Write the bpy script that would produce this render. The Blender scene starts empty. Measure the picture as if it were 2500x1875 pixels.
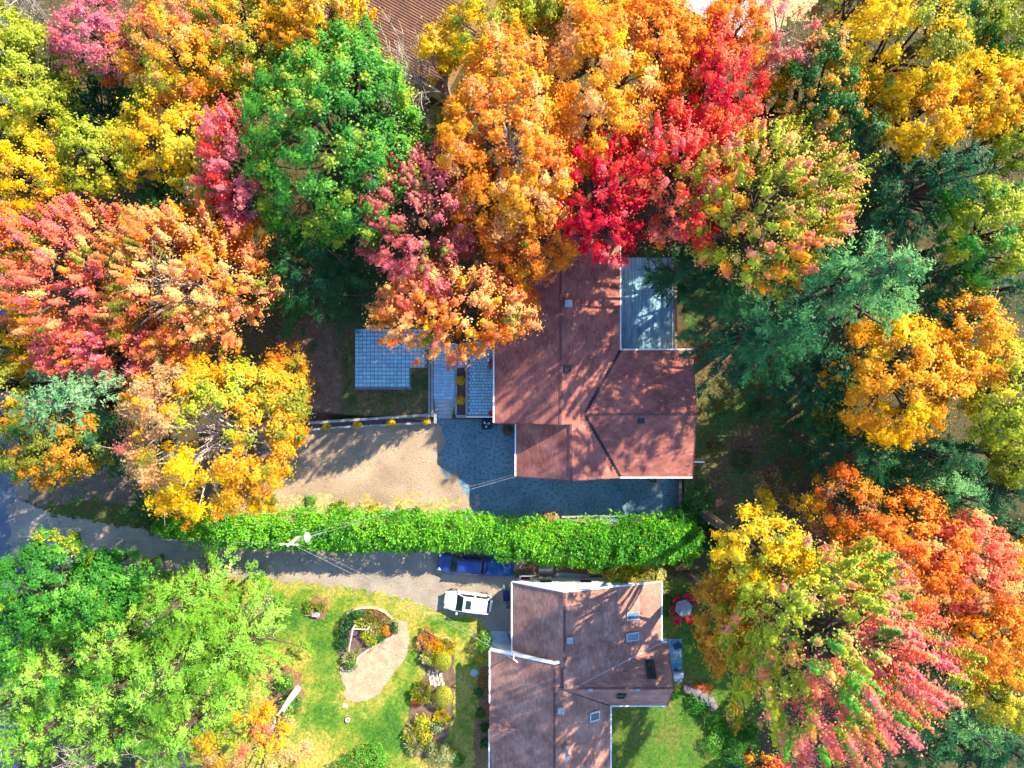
import bpy, math, random
import numpy as np
from mathutils import Vector, Matrix
from mathutils.geometry import tessellate_polygon

# ------------------------------------------------------------------ camera, sky, sun, exposure
SC = bpy.context.scene
COL = SC.collection
CAM_H = 70.0                                   # drone height in metres, looking straight down
GROUND_PX = 27.0                               # photo pixels per metre on the ground
cam_d = bpy.data.cameras.new('camera'); cam_d.sensor_width = 36.0
cam_d.lens = 36.0 * CAM_H * GROUND_PX / 2500.0
cam_d.clip_start = 0.5; cam_d.clip_end = 1000
cam = bpy.data.objects.new('camera', cam_d); COL.objects.link(cam)
cam.location = (0, 0, CAM_H); SC.camera = cam

SUN_EL = math.radians(37.5)
sun_dir = Vector((0.785 * math.cos(SUN_EL), 0.62 * math.cos(SUN_EL), math.sin(SUN_EL))).normalized()
world = bpy.data.worlds.new('World'); SC.world = world; world.use_nodes = True
wn = world.node_tree
sky = wn.nodes.new('ShaderNodeTexSky'); sky.sky_type = 'NISHITA'; sky.sun_disc = False
sky.sun_elevation = SUN_EL; sky.sun_rotation = math.atan2(sun_dir.x, sun_dir.y)
sky.air_density = 1.0; sky.dust_density = 0.0; sky.ozone_density = 4.0
wn.links.new(sky.outputs[0], wn.nodes['Background'].inputs[0])
wn.nodes['Background'].inputs[1].default_value = 0.15
sl = bpy.data.lights.new('sun', 'SUN'); sl.energy = 4.5; sl.angle = math.radians(0.55); sl.color = (1.0, 0.84, 0.62)
so = bpy.data.objects.new('sun', sl); COL.objects.link(so)
so.rotation_euler = sun_dir.to_track_quat('Z', 'Y').to_euler(); so.location = (60, 50, 60)
vs = SC.view_settings
SC.display_settings.display_device = 'sRGB'
vs.view_transform = 'Standard'; vs.look = 'None'; vs.gamma = 1.0; vs.use_curve_mapping = False
vs.exposure = 1.7
SC.render.engine = 'CYCLES'
cy = SC.cycles
cy.max_bounces = 4; cy.diffuse_bounces = 3; cy.glossy_bounces = 2; cy.transmission_bounces = 3; cy.transparent_max_bounces = 4
cy.use_denoising = True; cy.use_adaptive_sampling = True; cy.adaptive_threshold = 0.03; cy.use_light_tree = False
cy.caustics_reflective = False; cy.caustics_refractive = False
cy.sample_clamp_indirect = 6.0

rng = np.random.default_rng(11)
random.seed(11)

# ------------------------------------------------------------------ helpers
def at(px, py, z=0.0):
    """Photo pixel (2500 x 1875) at height z -> world x, y."""
    k = (CAM_H - z) / (CAM_H * GROUND_PX)
    return (px - 1250.0) * k, (937.5 - py) * k
def atd(dx, dy, z=0.0):
    return at(dx * 1.13020, dy * 1.13020, z)

def lin(c):
    c = np.asarray(c, dtype=float) / 255.0
    return np.where(c <= 0.04045, c / 12.92, ((c + 0.055) / 1.055) ** 2.4)

def sstep(a, b, x):
    t = np.clip((np.asarray(x, dtype=float) - a) / (b - a), 0, 1)
    return t * t * (3 - 2 * t)

class VNoise:
    """Cheap tileable value noise for placing colour patches and bumps."""
    def __init__(s, seed):
        s.g = np.random.default_rng(seed).random((64, 64))
    def __call__(s, x, y, scale=1.0):
        x = np.asarray(x, dtype=float) / scale; y = np.asarray(y, dtype=float) / scale
        xi = np.floor(x).astype(int); yi = np.floor(y).astype(int)
        fx = x - xi; fy = y - yi; fx = fx * fx * (3 - 2 * fx); fy = fy * fy * (3 - 2 * fy)
        g = s.g; a = g[xi % 64, yi % 64]; b = g[(xi + 1) % 64, yi % 64]; c = g[xi % 64, (yi + 1) % 64]; d = g[(xi + 1) % 64, (yi + 1) % 64]
        return (a * (1 - fx) + b * fx) * (1 - fy) + (c * (1 - fx) + d * fx) * fy
VN = VNoise(3); VN2 = VNoise(8); VN3 = VNoise(21)

def tag(o, label=None, cat=None, group=None, kind=None):
    if label: o['label'] = label
    if cat: o['category'] = cat
    if group: o['group'] = group
    if kind: o['kind'] = kind
    return o

def empty(name, loc=(0, 0, 0), rz=0.0):
    o = bpy.data.objects.new(name, None); COL.objects.link(o)
    o.location = loc; o.rotation_euler = (0, 0, rz); o.empty_display_size = 0.3
    return o

def link(name, me, parent=None, loc=None):
    o = bpy.data.objects.new(name, me); COL.objects.link(o)
    if parent is not None: o.parent = parent
    if loc is not None: o.location = loc
    return o

def np_mesh(name, V, F, mat, col=None, smooth=False):
    """V (n,3), F (m,3) or (m,4) int array, col (n,3) linear colours."""
    V = np.ascontiguousarray(V, dtype=np.float32); F = np.ascontiguousarray(F, dtype=np.int32)
    me = bpy.data.meshes.new(name)
    k = F.shape[1]; m = F.shape[0]
    me.vertices.add(len(V)); me.vertices.foreach_set('co', V.ravel())
    me.loops.add(m * k); me.loops.foreach_set('vertex_index', F.ravel())
    me.polygons.add(m)
    me.polygons.foreach_set('loop_start', np.arange(0, m * k, k, dtype=np.int32))
    me.polygons.foreach_set('loop_total', np.full(m, k, dtype=np.int32))
    if smooth: me.polygons.foreach_set('use_smooth', np.ones(m, dtype=bool))
    if col is not None:
        a = me.attributes.new('col', 'FLOAT_COLOR', 'POINT')
        c4 = np.ones((len(V), 4), dtype=np.float32); c4[:, :3] = col
        a.data.foreach_set('color', c4.ravel())
    me.materials.append(mat)
    me.update(calc_edges=True)
    return me

class MB:
    """Collects faces of one mesh."""
    def __init__(s): s.v = []; s.f = []; s.c = []
    def add(s, vs, fs, col=None):
        b = len(s.v); s.v += [tuple(p) for p in vs]; s.f += [tuple(i + b for i in f) for f in fs]
        if col is not None: s.c += [tuple(col)] * len(vs)
        return s
    def box(s, c, d, rz=0.0, col=None, taper=1.0, rot=None):
        hx, hy, hz = d[0] / 2, d[1] / 2, d[2] / 2
        P = []
        for z in (-1, 1):
            t = taper if z > 0 else 1.0
            for x, y in ((-1, -1), (1, -1), (1, 1), (-1, 1)): P.append(Vector((x * hx * t, y * hy * t, z * hz)))
        M = rot if rot is not None else Matrix.Rotation(rz, 3, 'Z')
        P = [M @ p + Vector(c) for p in P]
        return s.add(P, [(3, 2, 1, 0), (4, 5, 6, 7), (0, 1, 5, 4), (1, 2, 6, 5), (2, 3, 7, 6), (3, 0, 4, 7)], col)
    def bar(s, a, b, w, h, col=None):
        a = Vector(a); b = Vector(b); d = b - a; L = d.length
        if L < 1e-6: return s
        q = d.to_track_quat('X', 'Z').to_matrix()
        return s.box((a + b) / 2, (L, w, h), rot=q, col=col)
    def tube(s, pts, rad, n=6, col=None, cap=True):
        pts = [Vector(p) for p in pts]; m = len(pts)
        if not hasattr(rad, '__len__'): rad = [rad] * m
        V = []; F = []
        for i, p in enumerate(pts):
            d = (pts[min(i + 1, m - 1)] - pts[max(i - 1, 0)])
            d = d.normalized() if d.length > 1e-9 else Vector((0, 0, 1))
            u = d.cross(Vector((0, 0, 1)) if abs(d.z) < 0.9 else Vector((1, 0, 0))).normalized(); w = d.cross(u)
            for j in range(n):
                a = 2 * math.pi * j / n
                V.append(p + (u * math.cos(a) + w * math.sin(a)) * rad[i])
        for i in range(m - 1):
            for j in range(n):
                F.append((i * n + j, i * n + (j + 1) % n, (i + 1) * n + (j + 1) % n, (i + 1) * n + j))
        if cap: F.append(tuple(range(n - 1, -1, -1))); F.append(tuple(range((m - 1) * n, m * n)))
        return s.add(V, F, col)
    def lathe(s, prof, c=(0, 0, 0), n=16, col=None, sx=1.0, sy=1.0):
        V = []; F = []; m = len(prof)
        for r, z in prof:
            for j in range(n):
                a = 2 * math.pi * j / n
                V.append((c[0] + r * sx * math.cos(a), c[1] + r * sy * math.sin(a), c[2] + z))
        for i in range(m - 1):
            for j in range(n):
                F.append((i * n + j, i * n + (j + 1) % n, (i + 1) * n + (j + 1) % n, (i + 1) * n + j))
        F.append(tuple(range(n - 1, -1, -1))); F.append(tuple(range((m - 1) * n, m * n)))
        return s.add(V, F, col)
    def prism(s, poly, vec, col=None):
        """polygon of 3-D points extruded along vec"""
        n = len(poly); vec = Vector(vec)
        P = [Vector(p) for p in poly]; Q = [p + vec for p in P]
        F = [tuple(range(n - 1, -1, -1)), tuple(range(n, 2 * n))] + [(i, (i + 1) % n, n + (i + 1) % n, n + i) for i in range(n)]
        return s.add(P + Q, F, col)
    def build(s, name, mat, parent=None, smooth=False, loc=None):
        me = bpy.data.meshes.new(name); me.from_pydata(s.v, [], s.f)
        if s.c and len(s.c) == len(s.v):
            a = me.attributes.new('col', 'FLOAT_COLOR', 'POINT')
            c4 = np.ones((len(s.v), 4), dtype=np.float32); c4[:, :3] = np.array(s.c)
            a.data.foreach_set('color', c4.ravel())
        if smooth: me.polygons.foreach_set('use_smooth', np.ones(len(me.polygons), dtype=bool))
        me.materials.append(mat); me.update()
        return link(name, me, parent, loc)

# ------------------------------------------------------------------ materials
def nodes_of(name):
    m = bpy.data.materials.new(name); m.use_nodes = True
    nt = m.node_tree
    return m, nt, nt.nodes['Principled BSDF']

def surf(name, c1, c2=None, scale=6.0, rough=0.8, bump=0.0, bscale=None, c3=None, scale3=40.0, f3=0.35, metal=0.0, attr=False, coat=0.0, detail=6.0, stretch=None, spec=0.3):
    """Mottled procedural surface: two colours mixed by fractal noise, an optional finer third one, optional relief."""
    m, nt, b = nodes_of(name); N = nt.nodes; L = nt.links
    tc = N.new('ShaderNodeTexCoord'); src = tc.outputs['Object']
    if stretch:
        mp = N.new('ShaderNodeMapping'); mp.inputs['Scale'].default_value = stretch
        L.new(src, mp.inputs[0]); src = mp.outputs[0]
    nz = N.new('ShaderNodeTexNoise'); nz.inputs['Scale'].default_value = scale; nz.inputs['Detail'].default_value = detail
    L.new(src, nz.inputs['Vector'])
    rp = N.new('ShaderNodeMapRange'); rp.inputs[1].default_value = 0.36; rp.inputs[2].default_value = 0.64
    L.new(nz.outputs[0], rp.inputs[0])
    mx = N.new('ShaderNodeMix'); mx.data_type = 'RGBA'
    L.new(rp.outputs[0], mx.inputs[0])
    a = lin(c1); d = lin(c2 if c2 is not None else c1)
    mx.inputs[6].default_value = (*a, 1); mx.inputs[7].default_value = (*d, 1)
    out = mx.outputs[2]
    if c3 is not None:
        n3 = N.new('ShaderNodeTexNoise'); n3.inputs['Scale'].default_value = scale3; n3.inputs['Detail'].default_value = 3.0
        L.new(src, n3.inputs['Vector'])
        r3 = N.new('ShaderNodeMapRange'); r3.inputs[1].default_value = 0.48; r3.inputs[2].default_value = 0.66; r3.inputs[4].default_value = f3
        L.new(n3.outputs[0], r3.inputs[0])
        m3 = N.new('ShaderNodeMix'); m3.data_type = 'RGBA'; L.new(r3.outputs[0], m3.inputs[0]); L.new(out, m3.inputs[6])
        m3.inputs[7].default_value = (*lin(c3), 1); out = m3.outputs[2]
    if attr:
        at_ = N.new('ShaderNodeAttribute'); at_.attribute_name = 'col'
        mm = N.new('ShaderNodeMix'); mm.data_type = 'RGBA'; mm.blend_type = 'MULTIPLY'; mm.inputs[0].default_value = 1.0
        L.new(at_.outputs['Color'], mm.inputs[6]); L.new(out, mm.inputs[7]); out = mm.outputs[2]
    L.new(out, b.inputs['Base Color'])
    b.inputs['Roughness'].default_value = rough; b.inputs['Metallic'].default_value = metal
    b.inputs['Specular IOR Level'].default_value = spec
    if coat: b.inputs['Coat Weight'].default_value = coat; b.inputs['Coat Roughness'].default_value = 0.05
    if bump:
        nb = N.new('ShaderNodeTexNoise'); nb.inputs['Scale'].default_value = bscale or scale * 4; nb.inputs['Detail'].default_value = 4.0
        L.new(src, nb.inputs['Vector'])
        bp = N.new('ShaderNodeBump'); bp.inputs['Strength'].default_value = bump; bp.inputs['Distance'].default_value = 0.05
        L.new(nb.outputs[0], bp.inputs['Height']); L.new(bp.outputs[0], b.inputs['Normal'])
    return m

def leaf_material(name, transl=0.38, gloss=0.05):
    m = bpy.data.materials.new(name); m.use_nodes = True; nt = m.node_tree; N = nt.nodes; L = nt.links
    N.remove(N['Principled BSDF']); out = N['Material Output']
    a = N.new('ShaderNodeAttribute'); a.attribute_name = 'col'
    d = N.new('ShaderNodeBsdfDiffuse'); t = N.new('ShaderNodeBsdfTranslucent'); g = N.new('ShaderNodeBsdfGlossy')
    g.inputs['Roughness'].default_value = 0.45; g.inputs['Color'].default_value = (1, 1, 1, 1)
    tg = N.new('ShaderNodeMix'); tg.data_type = 'RGBA'; tg.blend_type = 'MULTIPLY'; tg.inputs[0].default_value = 1.0
    L.new(a.outputs['Color'], tg.inputs[6]); tg.inputs[7].default_value = (1.0, 1.0, 0.75, 1)
    L.new(a.outputs['Color'], d.inputs['Color']); L.new(tg.outputs[2], t.inputs['Color'])
    m1 = N.new('ShaderNodeMixShader'); m1.inputs[0].default_value = transl
    L.new(d.outputs[0], m1.inputs[1]); L.new(t.outputs[0], m1.inputs[2])
    m2 = N.new('ShaderNodeMixShader'); m2.inputs[0].default_value = gloss
    L.new(m1.outputs[0], m2.inputs[1]); L.new(g.outputs[0], m2.inputs[2])
    L.new(m2.outputs[0], out.inputs['Surface'])
    return m

M_LEAF = leaf_material('leaf', 0.45, 0.015)
M_NEEDLE = leaf_material('needle', 0.3, 0.015)
M_BARK = surf('bark', (96, 84, 74), (62, 52, 46), 9, 0.9, 0.5, stretch=(1, 1, 0.25))
M_BARKGREY = surf('pale bark', (186, 176, 164), (140, 130, 120), 9, 0.85, 0.3, stretch=(1, 1, 0.25))
M_BIRCH = surf('birch bark', (236, 228, 220), (205, 196, 190), 5, 0.7, 0.2, c3=(90, 80, 76), scale3=9, f3=0.5, stretch=(1, 1, 3))
M_GROUND = surf('forest floor', (72, 66, 44), (52, 66, 38), 0.35, 0.95, 0.9, 9.0, c3=(112, 84, 52), scale3=7.0, f3=0.7)
M_SOIL = surf('bare soil', (112, 92, 76), (86, 72, 60), 2.0, 0.95, 0.6, 14, c3=(140, 120, 98), scale3=20)
M_MULCH = surf('red mulch', (146, 102, 86), (116, 78, 66), 5.0, 0.95, 0.8, 30, c3=(176, 132, 112), scale3=30)
M_DARKSOIL = surf('planter soil', (112, 90, 88), (86, 70, 70), 5.0, 0.95, 0.8, 26)
M_ASPHALT = surf('asphalt', (88, 100, 116), (74, 86, 102), 0.9, 0.9, 0.25, 60, c3=(130, 130, 132), scale3=50, f3=0.4)
M_GRAVEL = surf('gravel', (184, 160, 134), (140, 122, 104), 0.22, 0.95, 0.7, 22, c3=(92, 88, 82), scale3=10, f3=0.6)
M_GRAVEL2 = surf('compacted gravel', (164, 150, 132), (134, 124, 112), 0.5, 0.95, 0.7, 22, c3=(100, 98, 96), scale3=11, f3=0.55)
M_SHADEAPRON = surf('shade-tinted crushed stone', (112, 148, 164), (88, 120, 136), 0.35, 0.95, 0.7, 24, c3=(66, 82, 84), scale3=4, f3=0.7)  # grey stone with the blue of the shade put into its colour
M_SAND = surf('sandy path', (182, 160, 134), (160, 138, 112), 1.3, 0.95, 0.9, 9, c3=(140, 118, 96), scale3=8, f3=0.6)
M_CONCRETE = surf('concrete', (176, 186, 192), (154, 164, 172), 1.5, 0.85, 0.2, 30, c3=(150, 148, 144), scale3=9, f3=0.35)
M_WHITECON = surf('white gravel pad', (236, 228, 216), (220, 208, 192), 2.0, 0.9, 0.4, 30)
M_PAVER = surf('paver', (180, 235, 255), (148, 200, 226), 3.0, 0.85, 0.3, 40, attr=True)
M_GROUT = surf('paver joint', (118, 134, 144), (100, 114, 124), 4.0, 0.95)
M_GRASSBASE = surf('lawn soil and thatch', (255, 255, 255), (190, 196, 180), 3.5, 0.95, 0.8, 30, attr=True, c3=(150, 160, 120), scale3=16, f3=0.5)
M_SHINGLE = surf('asphalt shingle', (255, 255, 255), (206, 200, 200), 0.7, 0.92, 0.25, 60, attr=True, c3=(170, 160, 160), scale3=26, f3=0.4)
M_ROOFDECK = surf('roof deck', (70, 46, 40), (60, 40, 36), 4, 0.9)
M_FLASH = surf('dark flashing', (44, 42, 46), (34, 32, 36), 3, 0.6)
M_WHITE = surf('white paint', (238, 238, 236), (226, 226, 226), 3, 0.5, 0.05)
M_SIDING = surf('beige siding', (196, 176, 146), (184, 166, 138), 2, 0.75, 0.1, stretch=(0.2, 0.2, 6))
M_WHITESIDING = surf('white siding', (232, 230, 226), (218, 216, 214), 2, 0.7, 0.1, stretch=(0.2, 0.2, 6))
M_DECK = surf('weathered deck board', (180, 235, 255), (138, 190, 214), 2.5, 0.8, 0.3, 30, attr=True, stretch=(4, 0.4, 1))
M_TIMBER = surf('grey timber', (160, 166, 168), (136, 142, 146), 4, 0.85, 0.3, 30, c3=(110, 108, 108), scale3=12, f3=0.4)
M_RAIL = surf('brown railing', (148, 120, 106), (120, 96, 84), 5, 0.8)
M_STONE = surf('grey stone', (112, 110, 112), (82, 82, 86), 2.5, 0.9, 0.6, 10)
M_STEPSTONE = surf('stepping stone', (204, 182, 166), (176, 156, 144), 3, 0.9, 0.4, 20)
M_GALV = surf('galvanised metal', (178, 184, 190), (150, 156, 164), 6, 0.42, metal=0.6)
M_DARKMETAL = surf('dark metal', (58, 62, 70), (44, 48, 54), 6, 0.5, metal=0.3)
M_BLACK = surf('black plastic', (30, 32, 36), (22, 24, 28), 8, 0.55)
M_CARWHITE = surf('white car paint', (238, 238, 240), (234, 234, 236), 2, 0.3, coat=0.8)
M_CARBLUE = surf('blue car paint', (26, 56, 128), (22, 48, 116), 2, 0.3, coat=0.8)
M_GLASS = surf('dark window glass', (36, 52, 56), (28, 42, 46), 2, 0.06, spec=0.8)
M_SKYGLASS = surf('skylight glass', (96, 120, 138), (84, 108, 128), 2, 0.05, spec=1.0)
M_TYRE = surf('tyre rubber', (32, 32, 34), (24, 24, 26), 10, 0.85)
M_RIM = surf('alloy rim', (170, 172, 176), (150, 152, 158), 6, 0.35, metal=0.7)
M_RED = surf('red chair fabric', (205, 28, 62), (180, 20, 52), 6, 0.7, 0.1)
M_REDPLASTIC = surf('red plastic', (190, 40, 36), (170, 32, 30), 6, 0.5)
M_TARP = surf('blue tarpaulin', (22, 82, 144), (16, 62, 120), 3, 0.42, 0.5, 5)
M_TABLE = surf('grey table top', (128, 136, 140), (110, 118, 124), 4, 0.4)
M_BLUEPLASTIC = surf('blue plastic', (60, 130, 176), (48, 112, 160), 4, 0.5)
M_BLUEFABRIC = surf('blue chair fabric', (38, 70, 110), (28, 56, 92), 6, 0.7)
M_LAMP = surf('lamp housing', (226, 228, 230), (206, 210, 214), 5, 0.4)
M_WOODPOLE = surf('weathered pole', (214, 206, 196), (176, 166, 154), 6, 0.85, 0.3, stretch=(1, 1, 0.2))
M_WIRE = surf('wire', (150, 152, 158), (120, 122, 128), 4, 0.6)
M_AMBERLAMP = surf('clear lens', (210, 216, 222), (196, 204, 214), 5, 0.2)
M_REDLAMP = surf('tail lamp lens', (170, 22, 26), (150, 16, 20), 5, 0.25)
M_ROOFBROWN = surf('brown ribbed roof', (128, 92, 72), (108, 78, 64), 1.2, 0.85, 0.2)
M_CAP = surf('ridge cap shingle', (112, 78, 74), (98, 68, 66), 3, 0.92, 0.2)
M_ROOFPALE = surf('pale roof', (206, 204, 206), (186, 184, 190), 1.2, 0.8)
M_TANWALL = surf('tan wall', (176, 142, 92), (164, 132, 86), 2, 0.8, stretch=(0.2, 0.2, 6))
M_DRYFIELD = surf('dry ground', (196, 168, 124), (168, 146, 110), 0.6, 0.95, 0.5, 12, c3=(120, 112, 74), scale3=3, f3=0.5)

# ------------------------------------------------------------------ terrain
def hterr(x, y):
    """Ground height: the driveway side lies at 0, the terrace, the house's far side and the wood above it at 1.1 m."""
    x = np.asarray(x, dtype=float); y = np.asarray(y, dtype=float)
    yw = -3.35 + 0.0 * x                                       # line of the long planter wall
    yw = np.where((x >= -5.05) & (x < 0.5), -2.95, yw)
    yw = np.where((x > -7.05) & (x < -5.05), -1.3, yw)         # cut for the garden steps
    north = sstep(-0.16, 0.16, y - (yw - np.where(x < -7.2, (x + 7.2) * 0.075, 0.0)))
    west = sstep(-25.0, -19.0, x)
    soft = sstep(-2.0, 9.0, y)
    n = north * west + soft * (1 - west)
    east = sstep(15.05, 15.3, x) * sstep(-13.0, -11.6, y)
    return 1.1 * np.maximum(n, east)

def ground_mesh():
    def axis(a, fine):
        core = np.arange(-a, a + 1e-6, fine)
        out = np.array([a + 4, a + 10, a + 20, a + 40, a + 80, a + 160, a + 320.0])
        return np.concatenate([-out[::-1], core, out])
    xs = axis(52, 0.5); ys = axis(42, 0.4)
    X, Y = np.meshgrid(xs, ys, indexing='ij')
    Z = hterr(X, Y)
    V = np.stack([X.ravel(), Y.ravel(), Z.ravel()], 1)
    nx, ny = len(xs), len(ys)
    i = np.arange(nx - 1)[:, None] * ny + np.arange(ny - 1)[None, :]
    i = i.ravel(); F = np.stack([i, i + ny, i + ny + 1, i + 1], 1)
    return np_mesh('ground', V, F, M_GROUND)
tag(link('ground', ground_mesh()), 'leaf-strewn forest floor under the trees', kind='structure')

def in_poly(X, Y, poly):
    X = np.asarray(X); Y = np.asarray(Y); c = np.zeros(X.shape, bool); n = len(poly)
    for i in range(n):
        x1, y1 = poly[i]; x2, y2 = poly[(i + 1) % n]
        if y1 == y2: continue
        k = ((y1 > Y) != (y2 > Y)) & (X < (x2 - x1) * (Y - y1) / (y2 - y1) + x1)
        c ^= k
    return c

def patch(name, poly, lift, mat, cell=0.16, rag=0.15, colf=None, label=None, kind='structure', zf=hterr, rough=0.0):
    """A ground sheet with a ragged edge, made of small cells inside the outline."""
    P = np.array(poly); x0, y0 = P.min(0) - 0.3; x1, y1 = P.max(0) + 0.3
    nx = int((x1 - x0) / cell) + 1; ny = int((y1 - y0) / cell) + 1
    gx = x0 + np.arange(nx + 1) * cell; gy = y0 + np.arange(ny + 1) * cell
    X, Y = np.meshgrid(gx, gy, indexing='ij')
    cx, cy_ = X[:-1, :-1] + cell / 2, Y[:-1, :-1] + cell / 2
    jx = (VN(cx, cy_, 0.35) - 0.5) * 2 * rag + (VN2(cx, cy_, 1.3) - 0.5) * 2 * rag
    jy = (VN2(cx, cy_, 0.35) - 0.5) * 2 * rag + (VN3(cx, cy_, 1.3) - 0.5) * 2 * rag
    keep = in_poly(cx + jx, cy_ + jy, poly)
    idx = np.arange((nx + 1) * (ny + 1)).reshape(nx + 1, ny + 1)
    F = np.stack([idx[:-1, :-1][keep], idx[1:, :-1][keep], idx[1:, 1:][keep], idx[:-1, 1:][keep]], 1)
    used, inv = np.unique(F, return_inverse=True)
    Xr = X.ravel()[used]; Yr = Y.ravel()[used]
    Z = zf(Xr, Yr) + lift
    if rough: Z = Z + rough * (VN(Xr, Yr, 0.3) + VN2(Xr, Yr, 0.8))
    V = np.stack([Xr, Yr, Z], 1)
    col = colf(Xr, Yr) if colf else None
    o = link(name, np_mesh(name, V, inv.reshape(F.shape), mat, col))
    return tag(o, label, kind=kind)

def dpoly(pts, z=0.0): return [atd(x, y, z) for x, y in pts]
def spoly(pts, z=0.0): return [at(x, y, z) for x, y in pts]

GREENS = [lin(c) for c in ((200, 182, 96), (170, 170, 72), (112, 152, 48), (74, 128, 40))]
LUSH = [(640, 1330, 45, 45), (690, 1370, 38, 55), (705, 1440, 45, 55), (600, 1350, 30, 60), (690, 1530, 40, 50), (760, 1560, 60, 30), (850, 1570, 60, 35), (860, 1520, 45, 50), (820, 1610, 50, 25), (890, 1430, 15, 40), (950, 1345, 50, 20), (1000, 1370, 30, 20)]
LUSHW = [(*atd(a, b), c / 23.9, d / 23.9) for a, b, c, d in LUSH]
def lawn_t(x, y):
    t = 0.30 + 0.5 * (VN(x, y, 2.3) - 0.5) + 0.45 * (VN2(x, y, 0.7) - 0.5) + 0.3 * (VN3(x, y, 0.25) - 0.5)
    for a, b, c, d in LUSHW:
        t = t + 0.42 * np.exp(-(((x - a) / c) ** 2 + ((y - b) / d) ** 2))
    return np.clip(t, 0, 0.999)
def ramp4(t, cols):
    t = np.clip(t, 0, 0.999) * (len(cols) - 1); i = t.astype(int); f = (t - i)[:, None]
    C_ = np.array(cols); return C_[i] * (1 - f) + C_[i + 1] * f
def lawn_col(x, y): return ramp4(lawn_t(x, y), GREENS)
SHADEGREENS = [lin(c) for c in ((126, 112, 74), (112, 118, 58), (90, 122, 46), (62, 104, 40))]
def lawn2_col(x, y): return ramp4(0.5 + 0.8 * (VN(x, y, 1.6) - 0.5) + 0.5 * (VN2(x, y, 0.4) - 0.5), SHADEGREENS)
TERR = [lin(c) for c in ((120, 104, 84), (112, 108, 72), (92, 100, 60), (72, 88, 52))]
def terr_col(x, y): return ramp4(0.5 + 0.9 * (VN(x, y, 1.1) - 0.5) + 0.6 * (VN2(x, y, 0.35) - 0.5), TERR)

ROAD = [at(x, y) for x, y in ((-250, -300), (46, -300), (40, 900), (52, 1250), (44, 2200), (-250, 2200))]
tag(patch('road', ROAD, 0.004, M_ASPHALT, 0.4, 0.1), 'asphalt road along the edge of the wood', kind='structure')
DRIVE_A = dpoly([(30, 1030), (120, 1026), (300, 1000), (600, 928), (660, 921), (940, 903), (1130, 895), (1130, 1000), (1400, 1030), (1473, 1030), (1470, 1125), (980, 1140), (600, 1130), (330, 1110), (200, 1085), (30, 1085)])
tag(patch('driveway', DRIVE_A, 0.008, M_GRAVEL, 0.2, 0.3, zf=lambda x, y: 0 * x), 'gravel driveway in front of the terraced house', kind='structure')
DRIVE_B = dpoly([(20, 1085), (160, 1120), (330, 1148), (620, 1185), (1130, 1190), (1130, 1420), (1062, 1400), (1045, 1375), (950, 1345), (860, 1318), (780, 1292), (620, 1276), (430, 1268), (300, 1244), (20, 1225)])
tag(patch('driveway', DRIVE_B, 0.012, M_GRAVEL2, 0.16, 0.35), 'pale gravel drive between the hedge and the lawn', kind='structure')
APRON = dpoly([(940, 905), (1130, 895), (1130, 1000), (1400, 1030), (1473, 1030), (1470, 1125), (1030, 1125), (1022, 1092), (1000, 1062), (966, 1030), (950, 965)])  # left edge drawn along the shade line, so sunlit gravel stays tan
tag(patch('apron', APRON, 0.012, M_SHADEAPRON, 0.14, 0.7, zf=lambda x, y: 0 * x), 'shade-tinted crushed stone apron trimmed to the shade round the upper house', kind='structure')
TRACK = dpoly([(48, 1032), (120, 1022), (330, 1000), (560, 950), (600, 1000), (560, 1095), (330, 1108), (60, 1100)])
tag(patch('dirt_track', TRACK, 0.013, M_SOIL, 0.18, 0.7, zf=lambda x, y: 0 * x), 'brown dirt at the road end of the driveway', kind='structure')
VERGE = dpoly([(90, 1096), (200, 1080), (340, 1100), (420, 1130), (330, 1146), (170, 1120)])
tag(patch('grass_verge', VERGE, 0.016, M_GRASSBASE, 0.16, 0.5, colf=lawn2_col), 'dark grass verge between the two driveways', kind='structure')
DRYV = dpoly([(560, 1085), (700, 1078), (860, 1085), (985, 1075), (990, 1120), (560, 1125)])
tag(patch('grass_verge', DRYV, 0.014, M_GRASSBASE, 0.14, 0.8, colf=lambda x, y: ramp4(0.4 * VN(x, y, 0.8), [lin((206, 184, 140)), lin((170, 160, 84)), lin((120, 140, 50))])), 'dry weedy verge beside the hedge', kind='structure')
LAWN_B = dpoly([(300, 1240), (430, 1240), (560, 1248), (640, 1258), (780, 1270), (945, 1318), (1040, 1342), (1062, 1405), (1062, 1720), (300, 1720)])
tag(patch('lawn', LAWN_B, 0.02, M_GRASSBASE, 0.17, 0.3, colf=lawn_col), 'sunlit lawn with lush and yellowed patches', kind='structure')
LAWN_E = dpoly([(1310, 1515), (1425, 1500), (1425, 1240), (1560, 1240), (1640, 1400), (1640, 1720), (1310, 1720)])
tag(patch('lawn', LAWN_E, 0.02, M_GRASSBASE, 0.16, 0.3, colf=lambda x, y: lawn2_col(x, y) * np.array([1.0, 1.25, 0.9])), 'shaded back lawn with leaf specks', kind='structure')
TER = dpoly([(738, 690), (930, 690), (930, 905), (738, 911)], 1.1)
tag(patch('terrace_grass', TER, 0.02, M_GRASSBASE, 0.12, 0.12, colf=terr_col), 'thin dull grass round the paved patio', kind='structure')
TSOIL = dpoly([(600, 690), (745, 690), (745, 909), (640, 918), (600, 900)], 1.1)
tag(patch('bare_ground', TSOIL, 0.014, M_SOIL, 0.16, 0.3), 'bare soil strip beside the terrace grass', kind='structure')
SANDP = spoly([(868, 1600), (905, 1590), (950, 1560), (962, 1535), (962, 1520), (978, 1512), (993, 1520), (999, 1550), (996, 1590), (985, 1615), (955, 1650), (930, 1690), (912, 1705), (895, 1712), (870, 1713), (845, 1708), (838, 1694), (846, 1680), (835, 1662), (832, 1645), (842, 1632), (868, 1622)])
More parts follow.
